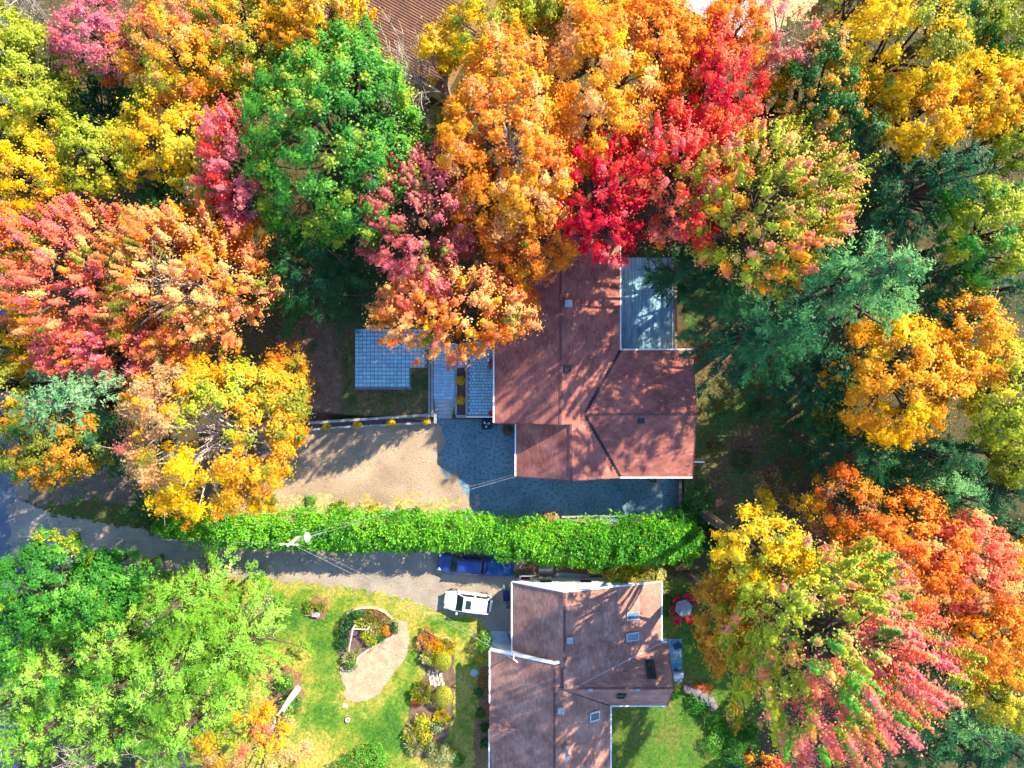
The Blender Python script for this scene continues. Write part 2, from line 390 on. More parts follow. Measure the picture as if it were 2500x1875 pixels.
tag(patch('garden_path', SANDP, 0.03, M_SAND, 0.09, 0.1, rough=0.03), 'sandy path curling round the planted island', kind='structure')
MUL = dpoly([(1034, 1440), (1062, 1440), (1062, 1720), (1020, 1720), (1026, 1600)])
tag(patch('mulch_bed', MUL, 0.03, M_MULCH, 0.1, 0.15), 'red mulch bed along the house wall', kind='structure')
LANE = dpoly([(985, 1440), (1062, 1440), (1030, 1700), (1000, 1650), (978, 1590), (985, 1500)])
MUL2 = spoly([(745, 1470), (765, 1455), (795, 1462), (802, 1490), (795, 1512), (765, 1515), (742, 1490)])
tag(patch('mulch_bed', MUL2, 0.03, M_MULCH, 0.1, 0.12), 'small round mulch bed in the lawn', kind='structure')
MUL3 = spoly([(655, 1640), (700, 1625), (740, 1650), (748, 1690), (735, 1740), (690, 1750), (650, 1720)])
tag(patch('mulch_bed', MUL3, 0.028, M_MULCH, 0.1, 0.2), 'mulch bed round the birch trunk', kind='structure')
ISL = spoly([(835, 1525), (850, 1498), (880, 1486), (925, 1486), (958, 1508), (968, 1530), (955, 1552), (915, 1580), (880, 1600), (870, 1620), (850, 1632), (836, 1625), (826, 1590)])
tag(patch('planting_bed', ISL, 0.034, M_DARKSOIL, 0.1, 0.04, rough=0.03), 'dark soil of the planted island', kind='structure')
BED = spoly([(1022, 1560), (1035, 1532), (1060, 1550), (1090, 1556), (1110, 1580), (1106, 1640), (1112, 1700), (1105, 1760), (1085, 1820), (1060, 1850), (1000, 1850), (985, 1790), (1000, 1720), (1005, 1690), (1040, 1640), (1025, 1610)])
tag(patch('planting_bed', BED, 0.032, M_SOIL, 0.1, 0.15, rough=0.03), 'long planting bed beside the lower house', kind='structure')
FIELD = [at(x, y) for x, y in ((1680, -260), (2020, -260), (2010, 20), (1960, 60), (1850, 90), (1740, 60), (1690, 0))]
tag(patch('dry_field', FIELD, 0.02, M_DRYFIELD, 0.4, 0.6), 'dry tan ground beyond the wood', kind='structure')
PADB = spoly([(1285, 1428), (1395, 1412), (1545, 1418), (1545, 1450), (1378, 1475), (1285, 1460)])
tag(patch('gravel_pad', PADB, 0.022, M_WHITECON, 0.12, 0.25), 'bright white gravel pad behind the lower house', kind='structure')
MESSY = spoly([(1255, 1385), (1545, 1385), (1545, 1425), (1285, 1430), (1255, 1415)])
tag(patch('bare_ground', MESSY, 0.016, M_SOIL, 0.16, 0.3), 'bare dark soil between the hedge and the lower house', kind='structure')
EASTG = [at(x, y, 1.1) for x, y in ((1665, 640), (1780, 640), (1990, 860), (2010, 1250), (1665, 1250))]
EASTC = [lin(c) for c in ((118, 92, 78), (108, 98, 66), (80, 108, 58), (64, 116, 56))]
tag(patch('undergrowth_floor', EASTG, 0.01, M_GRASSBASE, 0.25, 0.5, colf=lambda x, y: ramp4(0.45 + 0.9 * (VN(x, y, 2.6) - 0.5) + 0.5 * (VN2(x, y, 0.5) - 0.5), EASTC)), 'dim weedy ground beside the terraced house', kind='structure')
# ------------------------------------------------------------------ vegetation
PAL = dict(yellow=(236, 196, 40), lemon=(218, 202, 64), gold=(234, 172, 48), dgold=(200, 144, 44), ygreen=(166, 178, 54), green=(64, 136, 44), lgreen=(100, 166, 56),
           mgreen=(52, 116, 48), dgreen=(40, 92, 50), teal=(34, 88, 56), pine=(54, 112, 64), lpine=(104, 158, 90), bpine=(116, 160, 112), orange=(238, 154, 52), dorange=(224, 124, 46),
           peach=(246, 184, 116), coral=(240, 128, 96), pink=(238, 130, 138), rose=(208, 120, 112), red=(232, 66, 60), crimson=(220, 36, 66), olive=(134, 140, 44),
           tan=(206, 166, 114), larch=(118, 170, 54), larch2=(146, 188, 74), brown=(154, 106, 70), cedar=(112, 182, 48), cedar2=(70, 142, 38), cream=(206, 204, 142), mauve=(202, 114, 136), silver=(170, 180, 138))
def vivid(c):
    c = lin(c); m = c.mean(); return np.clip(m + (c - m) * 1.04, 0.006, 0.92)
PAL = {k: vivid(v) for k, v in PAL.items()}
def unit(a): return a / np.maximum(np.linalg.norm(a, axis=-1, keepdims=True), 1e-9)

def leaf_quads(P, N, A, ln, wd, fold=0.18):
    """Folded leaf-shaped quads at P, facing N, long axis A."""
    A = unit(A - N * np.sum(A * N, 1, keepdims=True)); B = np.cross(N, A)
    ln = np.asarray(ln)[:, None]; wd = np.asarray(wd)[:, None]
    v0 = P - A * ln * 0.5; v2 = P + A * ln * 0.5
    v1 = P + B * wd * 0.5 + N * wd * fold + A * ln * 0.06; v3 = P - B * wd * 0.5 + N * wd * fold + A * ln * 0.06
    V = np.stack([v0, v1, v2, v3], 1).reshape(-1, 3)
    F = np.arange(len(P) * 4).reshape(-1, 4)
    return V, F

def leaf_tris(P, N, A, ln, wd):
    A = unit(A - N * np.sum(A * N, 1, keepdims=True)); B = np.cross(N, A)
    ln = np.asarray(ln)[:, None]; wd = np.asarray(wd)[:, None]
    V = np.stack([P - A * ln * 0.5 + B * wd * 0.5, P - A * ln * 0.42 - B * wd * 0.5, P + A * ln * 0.5 + N * wd * 0.1], 1).reshape(-1, 3)
    return V, np.arange(len(P) * 3).reshape(-1, 3)

def fib_dirs(n, zmin, g, jit=0.5):
    k = np.arange(n) + g.random(n) * jit
    z = 1 - (1 - zmin) * (k / max(n, 1)); z = np.clip(z, -1, 1)
    ph = k * 2.399963 + g.random() * 6.28
    s = np.sqrt(np.maximum(0, 1 - z * z))
    return np.stack([s * np.cos(ph), s * np.sin(ph), z], 1)

def pick_colours(g, pal, uv, n):
    """pal: [(weight, colour name[, du, dv])]; a colour with an anchor prefers that side of the crown."""
    W = np.zeros((n, len(pal)))
    for i, p in enumerate(pal):
        W[:, i] = p[0] * (0.6 + 0.8 * g.random())
        if len(p) > 2: W[:, i] *= np.exp(-((uv[:, 0] - p[2]) ** 2 + (uv[:, 1] - p[3]) ** 2) / 0.45) * 2.0
        s = 0.35 + 0.3 * g.random()
        W[:, i] *= 0.25 + 1.5 * VN((uv[:, 0] + i * 7.3 + g.random() * 30) / s, uv[:, 1] / s + i * 3.1) ** 2
    W = W ** 2.4
    W /= W.sum(1, keepdims=True); cs = np.cumsum(W, 1)
    ch = (g.random(n)[:, None] > cs).sum(1).clip(0, len(pal) - 1)
    return np.array([PAL[p[1]] for p in pal])[ch]

def limb(mb, a, b, r0, r1, g, bow=0.12, seg=4, n=5):
    a = np.array(a); b = np.array(b); L = np.linalg.norm(b - a)
    off = (g.random(3) - 0.5) * L * bow * 2; off[2] += L * bow * 0.8
    pts = []
    for i in range(seg + 1):
        t = i / seg; pts.append(a * (1 - t) + b * t + off * math.sin(math.pi * t) + (g.random(3) - 0.5) * L * 0.03 * (0 < i < seg))
    mb.tube(pts, [r0 + (r1 - r0) * (i / seg) for i in range(seg + 1)], n, cap=False)
    return pts

TRI = [0]
DENS = 1.0
def tree(label, dx, dy, rx, ry, H, pal, kind='leaf', tip=None, tipf=0.4, seed=None, dens=1.0, leaf=0.14, hole=None, bark=None, name=None, cat='tree', group=None, limbs=None, low=-0.25, gap=0.0, clump=1.0, twigs=0, jag=0.16, zr=None, r0=None, trunk_mat=None, tipc=None):
    """One tree: crown centre at display pixel (dx, dy), half axes rx, ry in display pixels, height H metres."""
    g = np.random.default_rng(seed if seed is not None else int(dx * 7 + dy * 13))
    if H > 7: H = H * 1.14 + 0.3
    if kind != 'fir': rx, ry = rx * 1.05, ry * 1.04
    else: rx, ry = rx * 1.1, ry * 1.1
    k = 23.89 * CAM_H
    zc = H * 0.68
    for _ in range(3):
        s = (CAM_H - zc) / k; Rx, Ry = rx * s, ry * s; Rm = math.sqrt(Rx * Ry)
        Rz = zr if zr else min(Rm * (1.0 if kind != 'fir' else 1.5), H * 0.46)
        zc = H - Rz * 0.95
    cx, cy_ = atd(dx, dy, zc + 0.3 * Rz)
    gz = float(hterr(cx, cy_))
    root = empty(name or ('conifer' if kind == 'fir' else 'autumn_tree'), (cx, cy_, gz))
    tag(root, label, cat, group)
    zc -= gz
    # clump centres on the crown's shell and inside it
    area = Rm * Rm * 2.7 + 2.0 * Rm * (Rz - Rm if Rz > Rm else 0)
    csz = (0.62 if kind != 'fir' else 0.75) * clump * (0.8 + 0.05 * min(Rm, 6))
    n1 = int(max(10, area / (csz * csz) * 1.3 * dens)); n2 = int(n1 * 0.2)
    D = fib_dirs(n1, low, g, 1.6); Di = fib_dirs(n2, -0.5, g, 2.0)
    D = unit(D + (g.random(D.shape) - 0.5) * 0.28)
    ph = g.random(6) * 6.28
    def lobe(D):
        az = np.arctan2(D[:, 1], D[:, 0]); el = D[:, 2]
        return 1 + jag * (np.sin(3 * az + ph[0] + 2 * el) * 0.5 + np.sin(5 * az + ph[1] - 3 * el) * 0.35 + np.sin(8 * az + ph[2] + 5 * el) * 0.3)
    R = np.concatenate([lobe(D) * (0.86 + 0.2 * g.random(n1) ** 0.8), lobe(Di) * (0.45 + 0.35 * g.random(n2))])
    D = np.concatenate([D, Di])
    if kind == 'fir':                                            # cone-like: radius shrinks upward, tiers of sprays
        h = np.clip(1 - np.abs(g.random(len(D))) ** 1.35, 0.02, 1) * 1.0
        nt = max(4, int(2 * Rz / 0.85)); t = 1 - g.random(len(D)) ** 0.62     # 0 low, 1 top
        tier = np.floor(t * nt); t = np.clip((tier + 0.5 + 0.22 * g.normal(size=len(D))) / nt, 0.01, 0.995)
        nbr = np.maximum(5, np.round(11 * (1 - t) ** 0.4)); bi = np.floor(g.random(len(D)) * nbr)
        az = (bi + VN(tier * 3.7 + 5, bi * 5.1 + 9) * 0.7 + 0.07 * g.normal(size=len(D))) * 6.2832 / nbr + tier * 1.9 + ph[2]
        blen = 0.78 + 0.4 * VN2(tier * 7.3 + 3, bi * 3.3 + 7)
        rr = (1 - t) ** 0.62 * blen * (0.90 + 0.24 * g.random(len(D))) * (1 + jag * np.sin(4 * az + ph[0] + t * 9) + 0.5 * jag * np.sin(7 * az + ph[1] + t * 5))
        inner = g.random(len(D)) < 0.6; rr = np.where(inner, rr * (0.25 + 0.65 * g.random(len(D))), rr)
        C0 = np.stack([np.cos(az) * rr * Rx, np.sin(az) * rr * Ry, (t * 2 - 1) * Rz * 0.96 - 0.22 * rr * Rm * 0.5], 1)
        ax = np.stack([np.cos(az), np.sin(az), np.full(len(D), 0.18) + 0.9 * t ** 3], 1) + (g.random(D.shape) - 0.5) * 0.7
        N0 = unit(np.stack([np.cos(az) * 0.5, np.sin(az) * 0.5, np.ones(len(D))], 1))
    else:
        C0 = D * R[:, None] * np.array([Rx, Ry, Rz])
        up = np.array([0, 0, 1.0]) * (0.8 if kind == 'leaf' else 1.7)
        ax = D + up + (g.random(D.shape) - 0.5) * (0.9 if kind == 'leaf' else 0.5)
        N0 = unit(D * np.array([1 / Rx, 1 / Ry, 1 / Rz]) * Rm + np.array([0, 0, 0.55]))
    ax = unit(ax)
    uv = C0[:, :2] / np.array([Rx, Ry])
    keep = np.ones(len(C0), bool)
    if gap: keep &= ~((VN2(uv[:, 0] * 3.0 + ph[3] * 5, uv[:, 1] * 3.0 + ph[4] * 5) < gap) & (g.random(len(C0)) < 0.85))
    if hole: keep &= ~(((uv[:, 0] - hole[0]) ** 2 + (uv[:, 1] - hole[1]) ** 2 < hole[2] ** 2 * (0.6 + 0.8 * g.random(len(C0)))))
    C0, ax, N0, uv = C0[keep], ax[keep], N0[keep], uv[keep]
    n = len(C0)
    base = pick_colours(g, pal, uv, n)
    base = base * (0.88 + 0.24 * g.random((n, 1)))
    # leaves of every clump
    if kind == 'fir':
        per = int(58 * dens ** 0.3 * DENS * (0.2 / leaf) ** 1.2); Ls = csz * (1.25 + 0.5 * g.random(n)); Ws = None
        ci = np.repeat(np.arange(n), per); m = len(ci)
        t = g.random(m); A = ax[ci]; Nn = unit(N0[ci] + (g.random((m, 3)) - 0.5) * 0.7)
        B = unit(np.cross(Nn, A)); sd = np.where(g.random(m) < 0.5, -1.0, 1.0)
        wd_ = (1 - t) * 0.75 + 0.2
        off = g.random(m) * wd_ * 0.42
        P = C0[ci] + A * (t[:, None] - 0.35) * Ls[ci][:, None] + B * (sd * off * Ls[ci])[:, None]
        P[:, 2] -= 0.10 * (off * Ls[ci]) + 0.12 * (g.random(m) - 0.5)
        loose = (g.random(m) < 0.25)[:, None]; P = P + loose * g.normal(size=(m, 3)) * 0.28
        Ax = unit(A + B * (sd * (0.35 + 0.5 * g.random(m)))[:, None] + (g.random((m, 3)) - 0.5) * 0.35)
        ln = leaf * (1.2 + 0.8 * g.random(m)); wd = leaf * (0.36 + 0.26 * g.random(m))
        V, F = leaf_tris(P, Nn, Ax, ln, wd)
        tt = t
    else:
        per = int((96 if kind == 'leaf' else 108) * dens ** 0.3 * (csz / 0.7) ** 1.2 * (0.22 / leaf) ** 1.5 * DENS * 0.94)
        Ls = csz * ((1.2 + 0.7 * g.random(n)) if kind == 'leaf' else (2.1 + 1.5 * g.random(n))); Ws = csz * (0.56 if kind == 'leaf' else 0.33)
        ci = np.repeat(np.arange(n), per); m = len(ci)
        t = g.random(m) ** 0.85
        rad = Ws * (1.15 - 0.75 * t) * np.sqrt(g.random(m)); an = g.random(m) * 6.283
        U = unit(np.cross(ax, np.array([0.31, 0.17, 0.93]))); W_ = np.cross(ax, U)
        out = U[ci] * np.cos(an)[:, None] + W_[ci] * np.sin(an)[:, None]
        P = C0[ci] + ax[ci] * ((t - 0.45) * Ls[ci])[:, None] + out * rad[:, None] * 1.25
        loose = (g.random(m) < (0.36 if kind == 'leaf' else 0.2))[:, None]; P = P + loose * g.normal(size=(m, 3)) * (0.42 * csz)
        Nn = unit(N0[ci] * 1.0 + out * 0.5 + ax[ci] * 0.2 + (g.random((m, 3)) - 0.5) * 0.7)
        Ax = unit(g.random((m, 3)) - 0.5 + ax[ci] * 0.35)
        ln = leaf * (0.8 + 0.6 * g.random(m)); wd = ln * (0.72 + 0.3 * g.random(m))
        V, F = leaf_tris(P, Nn, Ax, ln, wd)
        tt = t
    c = base[ci] * (0.88 + 0.24 * g.random((m, 1)))
    c *= 1 + (g.random((m, 3)) - 0.5) * 0.1
    if tip:
        tn = tip if isinstance(tip, (list, tuple)) else [tip]
        tc = np.array([PAL[q] for q in tn])[g.integers(0, len(tn), n)]
        has = g.random(n) < tipf + 0.5 * (VN3(uv[:, 0] * 2.2 + ph[5], uv[:, 1] * 2.2) - 0.5)
        if tipc: has &= (g.random(n) < 0.25 + 1.0 * np.exp(-((uv[:, 0] - tipc[0]) ** 2 + (uv[:, 1] - tipc[1]) ** 2) / 0.35))
        w = np.clip((tt - 0.36) * 3.2, 0, 1) * has[ci] * (0.55 + 0.45 * g.random(m))
        c = c * (1 - w[:, None]) + tc[ci] * (0.8 + 0.4 * g.random((m, 1))) * w[:, None]
    V[:, 2] += zc
    V[:, 2] = np.maximum(V[:, 2], 0.05)
    me = np_mesh('crown', V, F, M_NEEDLE if kind == 'fir' else M_LEAF, np.repeat(np.clip(c, 0, 0.95), 3, 0))
    link('crown', me, root); TRI[0] += len(F)
    # trunk and limbs
    mb = MB(); r0 = r0 or 0.035 * H * 0.55 + 0.05
    top = np.array([(g.random() - 0.5) * 0.6, (g.random() - 0.5) * 0.6, H - gz - (0.4 if kind == 'fir' else Rz * 0.55)])
    pts = [np.array([0, 0, -0.2])] + [top * f + np.array([(g.random() - 0.5), (g.random() - 0.5), 0]) * 0.25 for f in (0.25, 0.5, 0.75)] + [top]
    mb.tube(pts, [r0 * 1.25, r0 * 0.95, r0 * 0.75, r0 * 0.55, r0 * 0.25], 8)
    mb.build('trunk', trunk_mat or bark or M_BARK, root); mb = MB()
    nl = limbs if limbs is not None else int(10 + Rm * 2.5)
    out_idx = g.permutation(n)[:nl]
    for q in out_idx:
        tgt = C0[q] + np.array([0, 0, zc]); f = g.uniform(0.35, 0.85)
        zz = min(f * top[2], max(tgt[2] - 0.3 * np.hypot(tgt[0], tgt[1]) - 0.3, 0.25 * top[2]))
        s0 = top * (zz / top[2])
        L_ = limb(mb, s0, tgt, r0 * 0.42, 0.025, g, 0.12, 4, 4)
        for _ in range(2):
            q2 = L_[g.integers(2, 5)]; d = C0[g.integers(0, n)] + np.array([0, 0, zc]) - q2
            d = d / max(np.linalg.norm(d), 1e-6) * g.uniform(0.8, 1.8) + np.array([0, 0, 0.4])
            limb(mb, q2, q2 + d, 0.035, 0.012, g, 0.1, 2, 3)
    if hole:
        hc = np.array([hole[0] * Rx, hole[1] * Ry, zc + 0.1 * Rz])
        for _ in range(26):
            d = np.array([g.normal() * hole[2] * Rx * 0.9, g.normal() * hole[2] * Ry * 0.9, Rz * g.uniform(0.1, 0.65)])
            L_ = limb(mb, hc * np.array([0.6, 0.6, 0.8]), hc + d, 0.08, 0.02, g, 0.08, 4, 4)
            for _ in range(4):
                q2 = L_[g.integers(1, 5)]; d2 = unit(d + g.normal(size=3) * Rm * 0.35) * g.uniform(0.6, 1.4)
                limb(mb, q2, q2 + d2, 0.035, 0.01, g, 0.08, 3, 3)
    for _ in range(twigs):
        q = g.integers(0, n); p = C0[q] + np.array([0, 0, zc]) - ax[q] * 0.5
        limb(mb, p, p + unit(ax[q] + g.normal(size=3) * 0.25) * g.uniform(1.0, 2.2), 0.03, 0.01, g, 0.06, 3, 3)
    mb.build('branches', bark or M_BARK, root)
    return root

def bare_tree(label, dx, dy, rx, ry, H, seed=1, mat=None, n0=9, n1=7, n2=6, name='bare_tree'):
    g = np.random.default_rng(seed); zc = H * 0.75
    s = (CAM_H - zc) / (23.89 * CAM_H); Rx, Ry = rx * s, ry * s
    cx, cy_ = atd(dx, dy, zc); gz = float(hterr(cx, cy_))
    root = tag(empty(name, (cx, cy_, gz)), label, 'tree')
    mb = MB(); mb.tube([(0, 0, -0.2), (0.1, 0.05, H * 0.3), (0, 0.1, H * 0.55)], [0.16, 0.12, 0.09], 7)
    mb.build('trunk', mat or M_BARKGREY, root)
    br = MB()
    for i in range(n0):
        a = i * 2.4 + g.random(); rr = 0.45 + 0.55 * g.random()
        e = np.array([math.cos(a) * Rx * rr, math.sin(a) * Ry * rr, H * (0.72 + 0.28 * g.random())])
        L1 = limb(br, (0, 0, H * g.uniform(0.3, 0.52)), e, 0.07, 0.025, g, 0.1, 5, 5)
        for j in range(n1):
            q = L1[g.integers(1, 6)]; d = (e + np.array([g.normal() * Rx, g.normal() * Ry, abs(g.normal()) * 2.0])) - q
            d = d / np.linalg.norm(d) * g.uniform(1.2, 2.6)
            L2 = limb(br, q, q + d, 0.035, 0.016, g, 0.14, 4, 4)
            for _ in range(n2):
                q2 = L2[g.integers(1, 5)]; d2 = unit(d + g.normal(size=3) * 1.1 + np.array([0, 0, 0.5])) * g.uniform(0.5, 1.3)
                limb(br, q2, q2 + d2, 0.02, 0.009, g, 0.15, 3, 3)
    br.build('branches', mat or M_BARKGREY, root)
    return root

def shrub(label, sx, sy, r, h, pal, name='shrub', cat='shrub', tip=None, tipf=0.4, leaf=0.11, seed=None, ry=None, group=None, z0=None, dens=1.0, kind='leaf', round_=False, spiky=False):
    """A shrub at source pixel (sx, sy); r in source pixels at its mid height, h metres."""
    g = np.random.default_rng(seed if seed is not None else int(sx * 5 + sy * 11))
    z = h * 0.5; s = (CAM_H - z) / (GROUND_PX * CAM_H); Rx = r * s; Ry = (ry or r) * s; Rm = math.sqrt(Rx * Ry)
    cx, cy_ = at(sx, sy, z); gz = float(hterr(cx, cy_)) if z0 is None else z0
    if 815 < sx < 1125 and 1480 < sy and not round_: Rx, Ry, Rm = Rx * 1.2, Ry * 1.2, Rm * 1.2
    root = tag(empty(name, (cx, cy_, gz)), label, cat, group)
    n = int(min(5200, max(140, (2 * math.pi * Rm * Rm + 3 * Rm * h) / (leaf * leaf) * 1.7 * dens)))
    D = fib_dirs(n, -0.25, g, 3.0)
    az = np.arctan2(D[:, 1], D[:, 0]); ph = g.random(3) * 6.28
    lob = 1 if round_ else 1 + 0.16 * np.sin(3 * az + ph[0] + 3 * D[:, 2]) + 0.12 * np.sin(7 * az + ph[1] + 5 * D[:, 2])
    cl = 1.0 if round_ else 0.82 + 0.36 * VN(D[:, 0] * 3 + ph[2] * 9 + 20, D[:, 1] * 3 + D[:, 2] * 2 + 20)
    R = lob * cl * (1 - (0.12 if round_ else 0.42) * g.random(n) ** 2)
    P = D * R[:, None] * np.array([Rx, Ry, h * 0.56]); P[:, 2] += h * 0.46
    if spiky:
        A = unit(D + np.array([0, 0, 0.5]) + g.normal(size=D.shape) * 0.2); Nn = unit(np.cross(A, g.normal(size=D.shape))); ln = leaf * (2.2 + g.random(n)); wd = leaf * 0.5 * np.ones(n)
        Nn = np.where((Nn[:, 2:3] < 0), -Nn, Nn)
    else:
        A = g.normal(size=D.shape); Nn = unit(D + np.array([0, 0, 0.4]) + g.normal(size=D.shape) * (0.35 if round_ else 0.6)); ln = leaf * (0.8 + 0.6 * g.random(n)); wd = ln * 0.7
    P[:, 2] = np.maximum(P[:, 2], 0.03)
    V, F = leaf_quads(P, Nn, A, ln, wd)
    c = pick_colours(g, pal, D[:, :2], n) * (0.72 + 0.56 * g.random((n, 1)))
    if tip:
        w = (g.random(n) < tipf * (R / R.max()) ** 2)[:, None] * 0.85
        c = c * (1 - w) + PAL[tip] * w
    link('foliage', np_mesh('foliage', V, F, M_LEAF, np.repeat(np.clip(c, 0, .95), 4, 0)), root); TRI[0] += 2 * len(F)
    mb = MB()
    for i in range(5):
        e = D[g.integers(0, n)] * np.array([Rx, Ry, h * 0.4]) * 0.75; e[2] = abs(e[2]) + h * 0.35
        limb(mb, (e[0] * 0.1, e[1] * 0.1, -0.05), e, 0.03 + 0.01 * h, 0.01, g, 0.1, 3, 4)
    mb.build('stem', M_BARK, root)
    return root

def hedge(label, pts, widths, h, pal, seed, name='cedar_hedge', n_per_m2=150):
    """Clipped-but-loose hedge along a centre line of world points; width may vary along it."""
    g = np.random.default_rng(seed); pts = [np.array(p) for p in pts]
    seg = [np.linalg.norm(pts[i + 1] - pts[i]) for i in range(len(pts) - 1)]; cum = np.concatenate([[0], np.cumsum(seg)]); L = cum[-1]
    width = float(np.mean(widths))
    nn = int(L * (width + 1.6 * h) * n_per_m2 * 0.11)                       # number of sprays
    s = g.random(nn) * L; i = np.searchsorted(cum, s, side='right') - 1; i = i.clip(0, len(seg) - 1)
    f = (s - cum[i]) / np.array(seg)[i]; PA = np.array(pts)
    base = PA[i] * (1 - f[:, None]) + PA[i + 1] * f[:, None]
    d = unit(PA[i + 1] - PA[i]); nrm = np.stack([-d[:, 1], d[:, 0]], 1)
    u_ = g.random(nn) * 2 - 1; ce = np.sign(u_) * np.abs(u_) ** (1 / 0.6)  # across the hedge
    edge = g.random(nn) < 0.3; ce = np.where(edge, np.sign(u_) * np.cos(np.abs(u_) * 1.2), ce); th = np.arccos(np.clip(ce, -1, 1)); se = np.sin(th)
    bump = 0.66 + 0.42 * VN(s, th * 2, 1.3) + 0.30 * VN2(s, th * 3, 0.45)
    taper = np.minimum(1, np.minimum(s, L - s) / 0.9 + 0.35) * np.interp(s, cum, widths) / width
    hw = width / 2 * np.sign(ce) * np.abs(ce) ** 0.6 * bump * taper
    hz = h * (0.12 + 0.88 * se ** 0.55 * (0.74 + 0.2 * VN3(s, ce * 2, 1.4) + 0.22 * VN2(s, u_ * width / 2, 0.5))) * (0.55 + 0.45 * np.minimum(taper, 1.15))
    C0 = np.concatenate([base + nrm * hw[:, None], hz[:, None]], 1)
    out = unit(np.concatenate([nrm * ce[:, None], se[:, None] * 0.9 + 0.25 + np.zeros((nn, 1)) if False else (se * 0.9 + 0.25)[:, None]], 1))
    per = 9; ci = np.repeat(np.arange(nn), per); m = len(ci)
    A = unit(out[ci] + np.array([0, 0, 0.5]) + g.normal(size=(m, 3)) * 0.5)
    P = C0[ci] + g.normal(size=(m, 3)) * 0.13 + A * 0.08
    Nn = unit(np.cross(A, g.normal(size=(m, 3)))); Nn = np.where(np.sum(Nn * out[ci], 1, keepdims=True) < 0, -Nn, Nn); Nn = unit(Nn + out[ci] * 0.8)
    ln = 0.18 + 0.16 * g.random(m); wd = 0.08 + 0.06 * g.random(m)
    V, F = leaf_quads(P, Nn, A, ln, wd, 0.1)
    uv = np.stack([s * 0.35, ce], 1)
    c = pick_colours(g, pal, uv, nn)[ci] * (0.70 + 0.6 * g.random((m, 1)))
    V[:, 2] = np.maximum(V[:, 2], 0.04)
    c0 = PA.mean(0); V[:, :2] -= c0
    root = tag(empty(name, (c0[0], c0[1], 0)), label, 'hedge')
    link('foliage', np_mesh('foliage', V, F, M_NEEDLE, np.repeat(np.clip(c, 0, .95), 4, 0)), root); TRI[0] += 2 * len(F)
    for q in np.arange(0.6, L, 1.0):
        j = min(int(np.searchsorted(cum, q, side='right') - 1), len(seg) - 1); ff = (q - cum[j]) / seg[j]; p = pts[j] * (1 - ff) + pts[j + 1] * ff - c0
        mb = MB(); mb.tube([(p[0], p[1], -0.05), (p[0] + 0.05, p[1], h * 0.4), (p[0], p[1] + 0.04, h * 0.85)], [0.07, 0.05, 0.02], 5)
        mb.build('stem', M_BARK, root)
    return root

Y_ = lambda *a: list(a)
# --- upper left wood
tree('mauve-pink and olive maple near the upper left corner', 195, 72, 78, 82, 13, [(3, 'mauve'), (2, 'pink'), (2, 'olive'), (1, 'mgreen')], 'leaf', tip='pink', tipf=.5)
tree('yellow-green tree filling the far upper left edge', 38, 165, 100, 115, 13, [(3, 'ygreen'), (2, 'lemon'), (1, 'olive'), (.6, 'green')])
bare_tree('pale bare branches in the upper left corner', 62, 22, 80, 60, 12, 5)
tree('maple turning coral and orange over olive, between pink maple and olive tree', 368, 100, 108, 112, 14, [(2, 'olive'), (2, 'gold'), (1.5, 'orange'), (1.6, 'coral', -.2, .5), (1, 'ygreen')], tip=['coral', 'peach'], tipf=.4)
tree('olive-yellow tree left of the golden tree at the top', 520, 75, 102, 112, 13, [(3, 'olive'), (2, 'ygreen'), (1, 'gold'), (.6, 'peach')], tip='gold', tipf=.3)
tree('golden tree leaning over the brown roof at the top', 688, 45, 92, 84, 14, [(3, 'gold'), (2, 'yellow'), (.8, 'peach')], 'spike', tip='peach', tipf=.3)
tree('dim blue-green tree in shade below the mauve maple', 172, 215, 78, 85, 9, [(3, 'dgreen'), (1, 'teal'), (.5, 'olive')])
tree('bright yellow rounded tree left of the pink-red maple', 362, 278, 98, 100, 12.5, [(3, 'yellow'), (2, 'lemon'), (1, 'ygreen', .7, -.5), (1, 'gold')], leaf=.165)
tree('lemon-green rounded tree below the dim blue-green tree', 200, 335, 78, 82, 12, [(3, 'ygreen'), (2, 'lemon'), (.6, 'gold')], leaf=.165)
tree('yellow tree on the left edge above the coral maple', 55, 378, 85, 72, 12, [(3, 'yellow'), (1.5, 'gold'), (1, 'olive')])
tree('sparse brown twiggy tree on the left edge', 28, 278, 48, 55, 9, [(2, 'brown'), (1, 'tan'), (1, 'olive')], dens=.5, gap=.5, bark=M_BARKGREY, twigs=40)
tree('pale lemon tree squeezed between bright yellow tree and pink-red maple', 448, 372, 62, 92, 11, [(2, 'lemon'), (2, 'ygreen'), (1, 'cream')], leaf=.165)
tree('dull green tree in shade above the coral maple', 372, 448, 72, 60, 9, [(3, 'mgreen'), (1, 'dgreen'), (.6, 'olive')])
tree('tan and gold tree behind the coral maple, below the dull green tree', 455, 520, 60, 55, 10, [(2, 'dorange'), (2, 'gold'), (1, 'brown')])
tree('small olive tree between coral orange maple and bright yellow tree', 285, 170, 60, 65, 10, [(2, 'olive'), (1, 'dgreen'), (1, 'dorange')])
tree('yellow-green tree under the olive tree, above the bright yellow one', 470, 190, 75, 70, 11, [(2, 'ygreen'), (2, 'olive'), (1, 'cream')])
tree('narrow pink-red maple beside the big green maple', 503, 340, 55, 130, 13.5, [(3, 'pink'), (2, 'red'), (1.4, 'coral'), (.6, 'mauve')], 'spike', jag=.3, gap=.22)
tree('big bright green maple left of the bare grey tree', 715, 290, 172, 205, 16.5, [(4, 'green'), (2, 'lgreen'), (1.5, 'mgreen', 0, -.8), (.3, 'ygreen')], tip=['lgreen', 'ygreen'], tipf=.5, leaf=.175, clump=1.1)
tree('dark green hemlock below the big green maple', 640, 590, 150, 125, 12, [(3, 'dgreen'), (2, 'mgreen'), (1, 'teal')], 'fir')
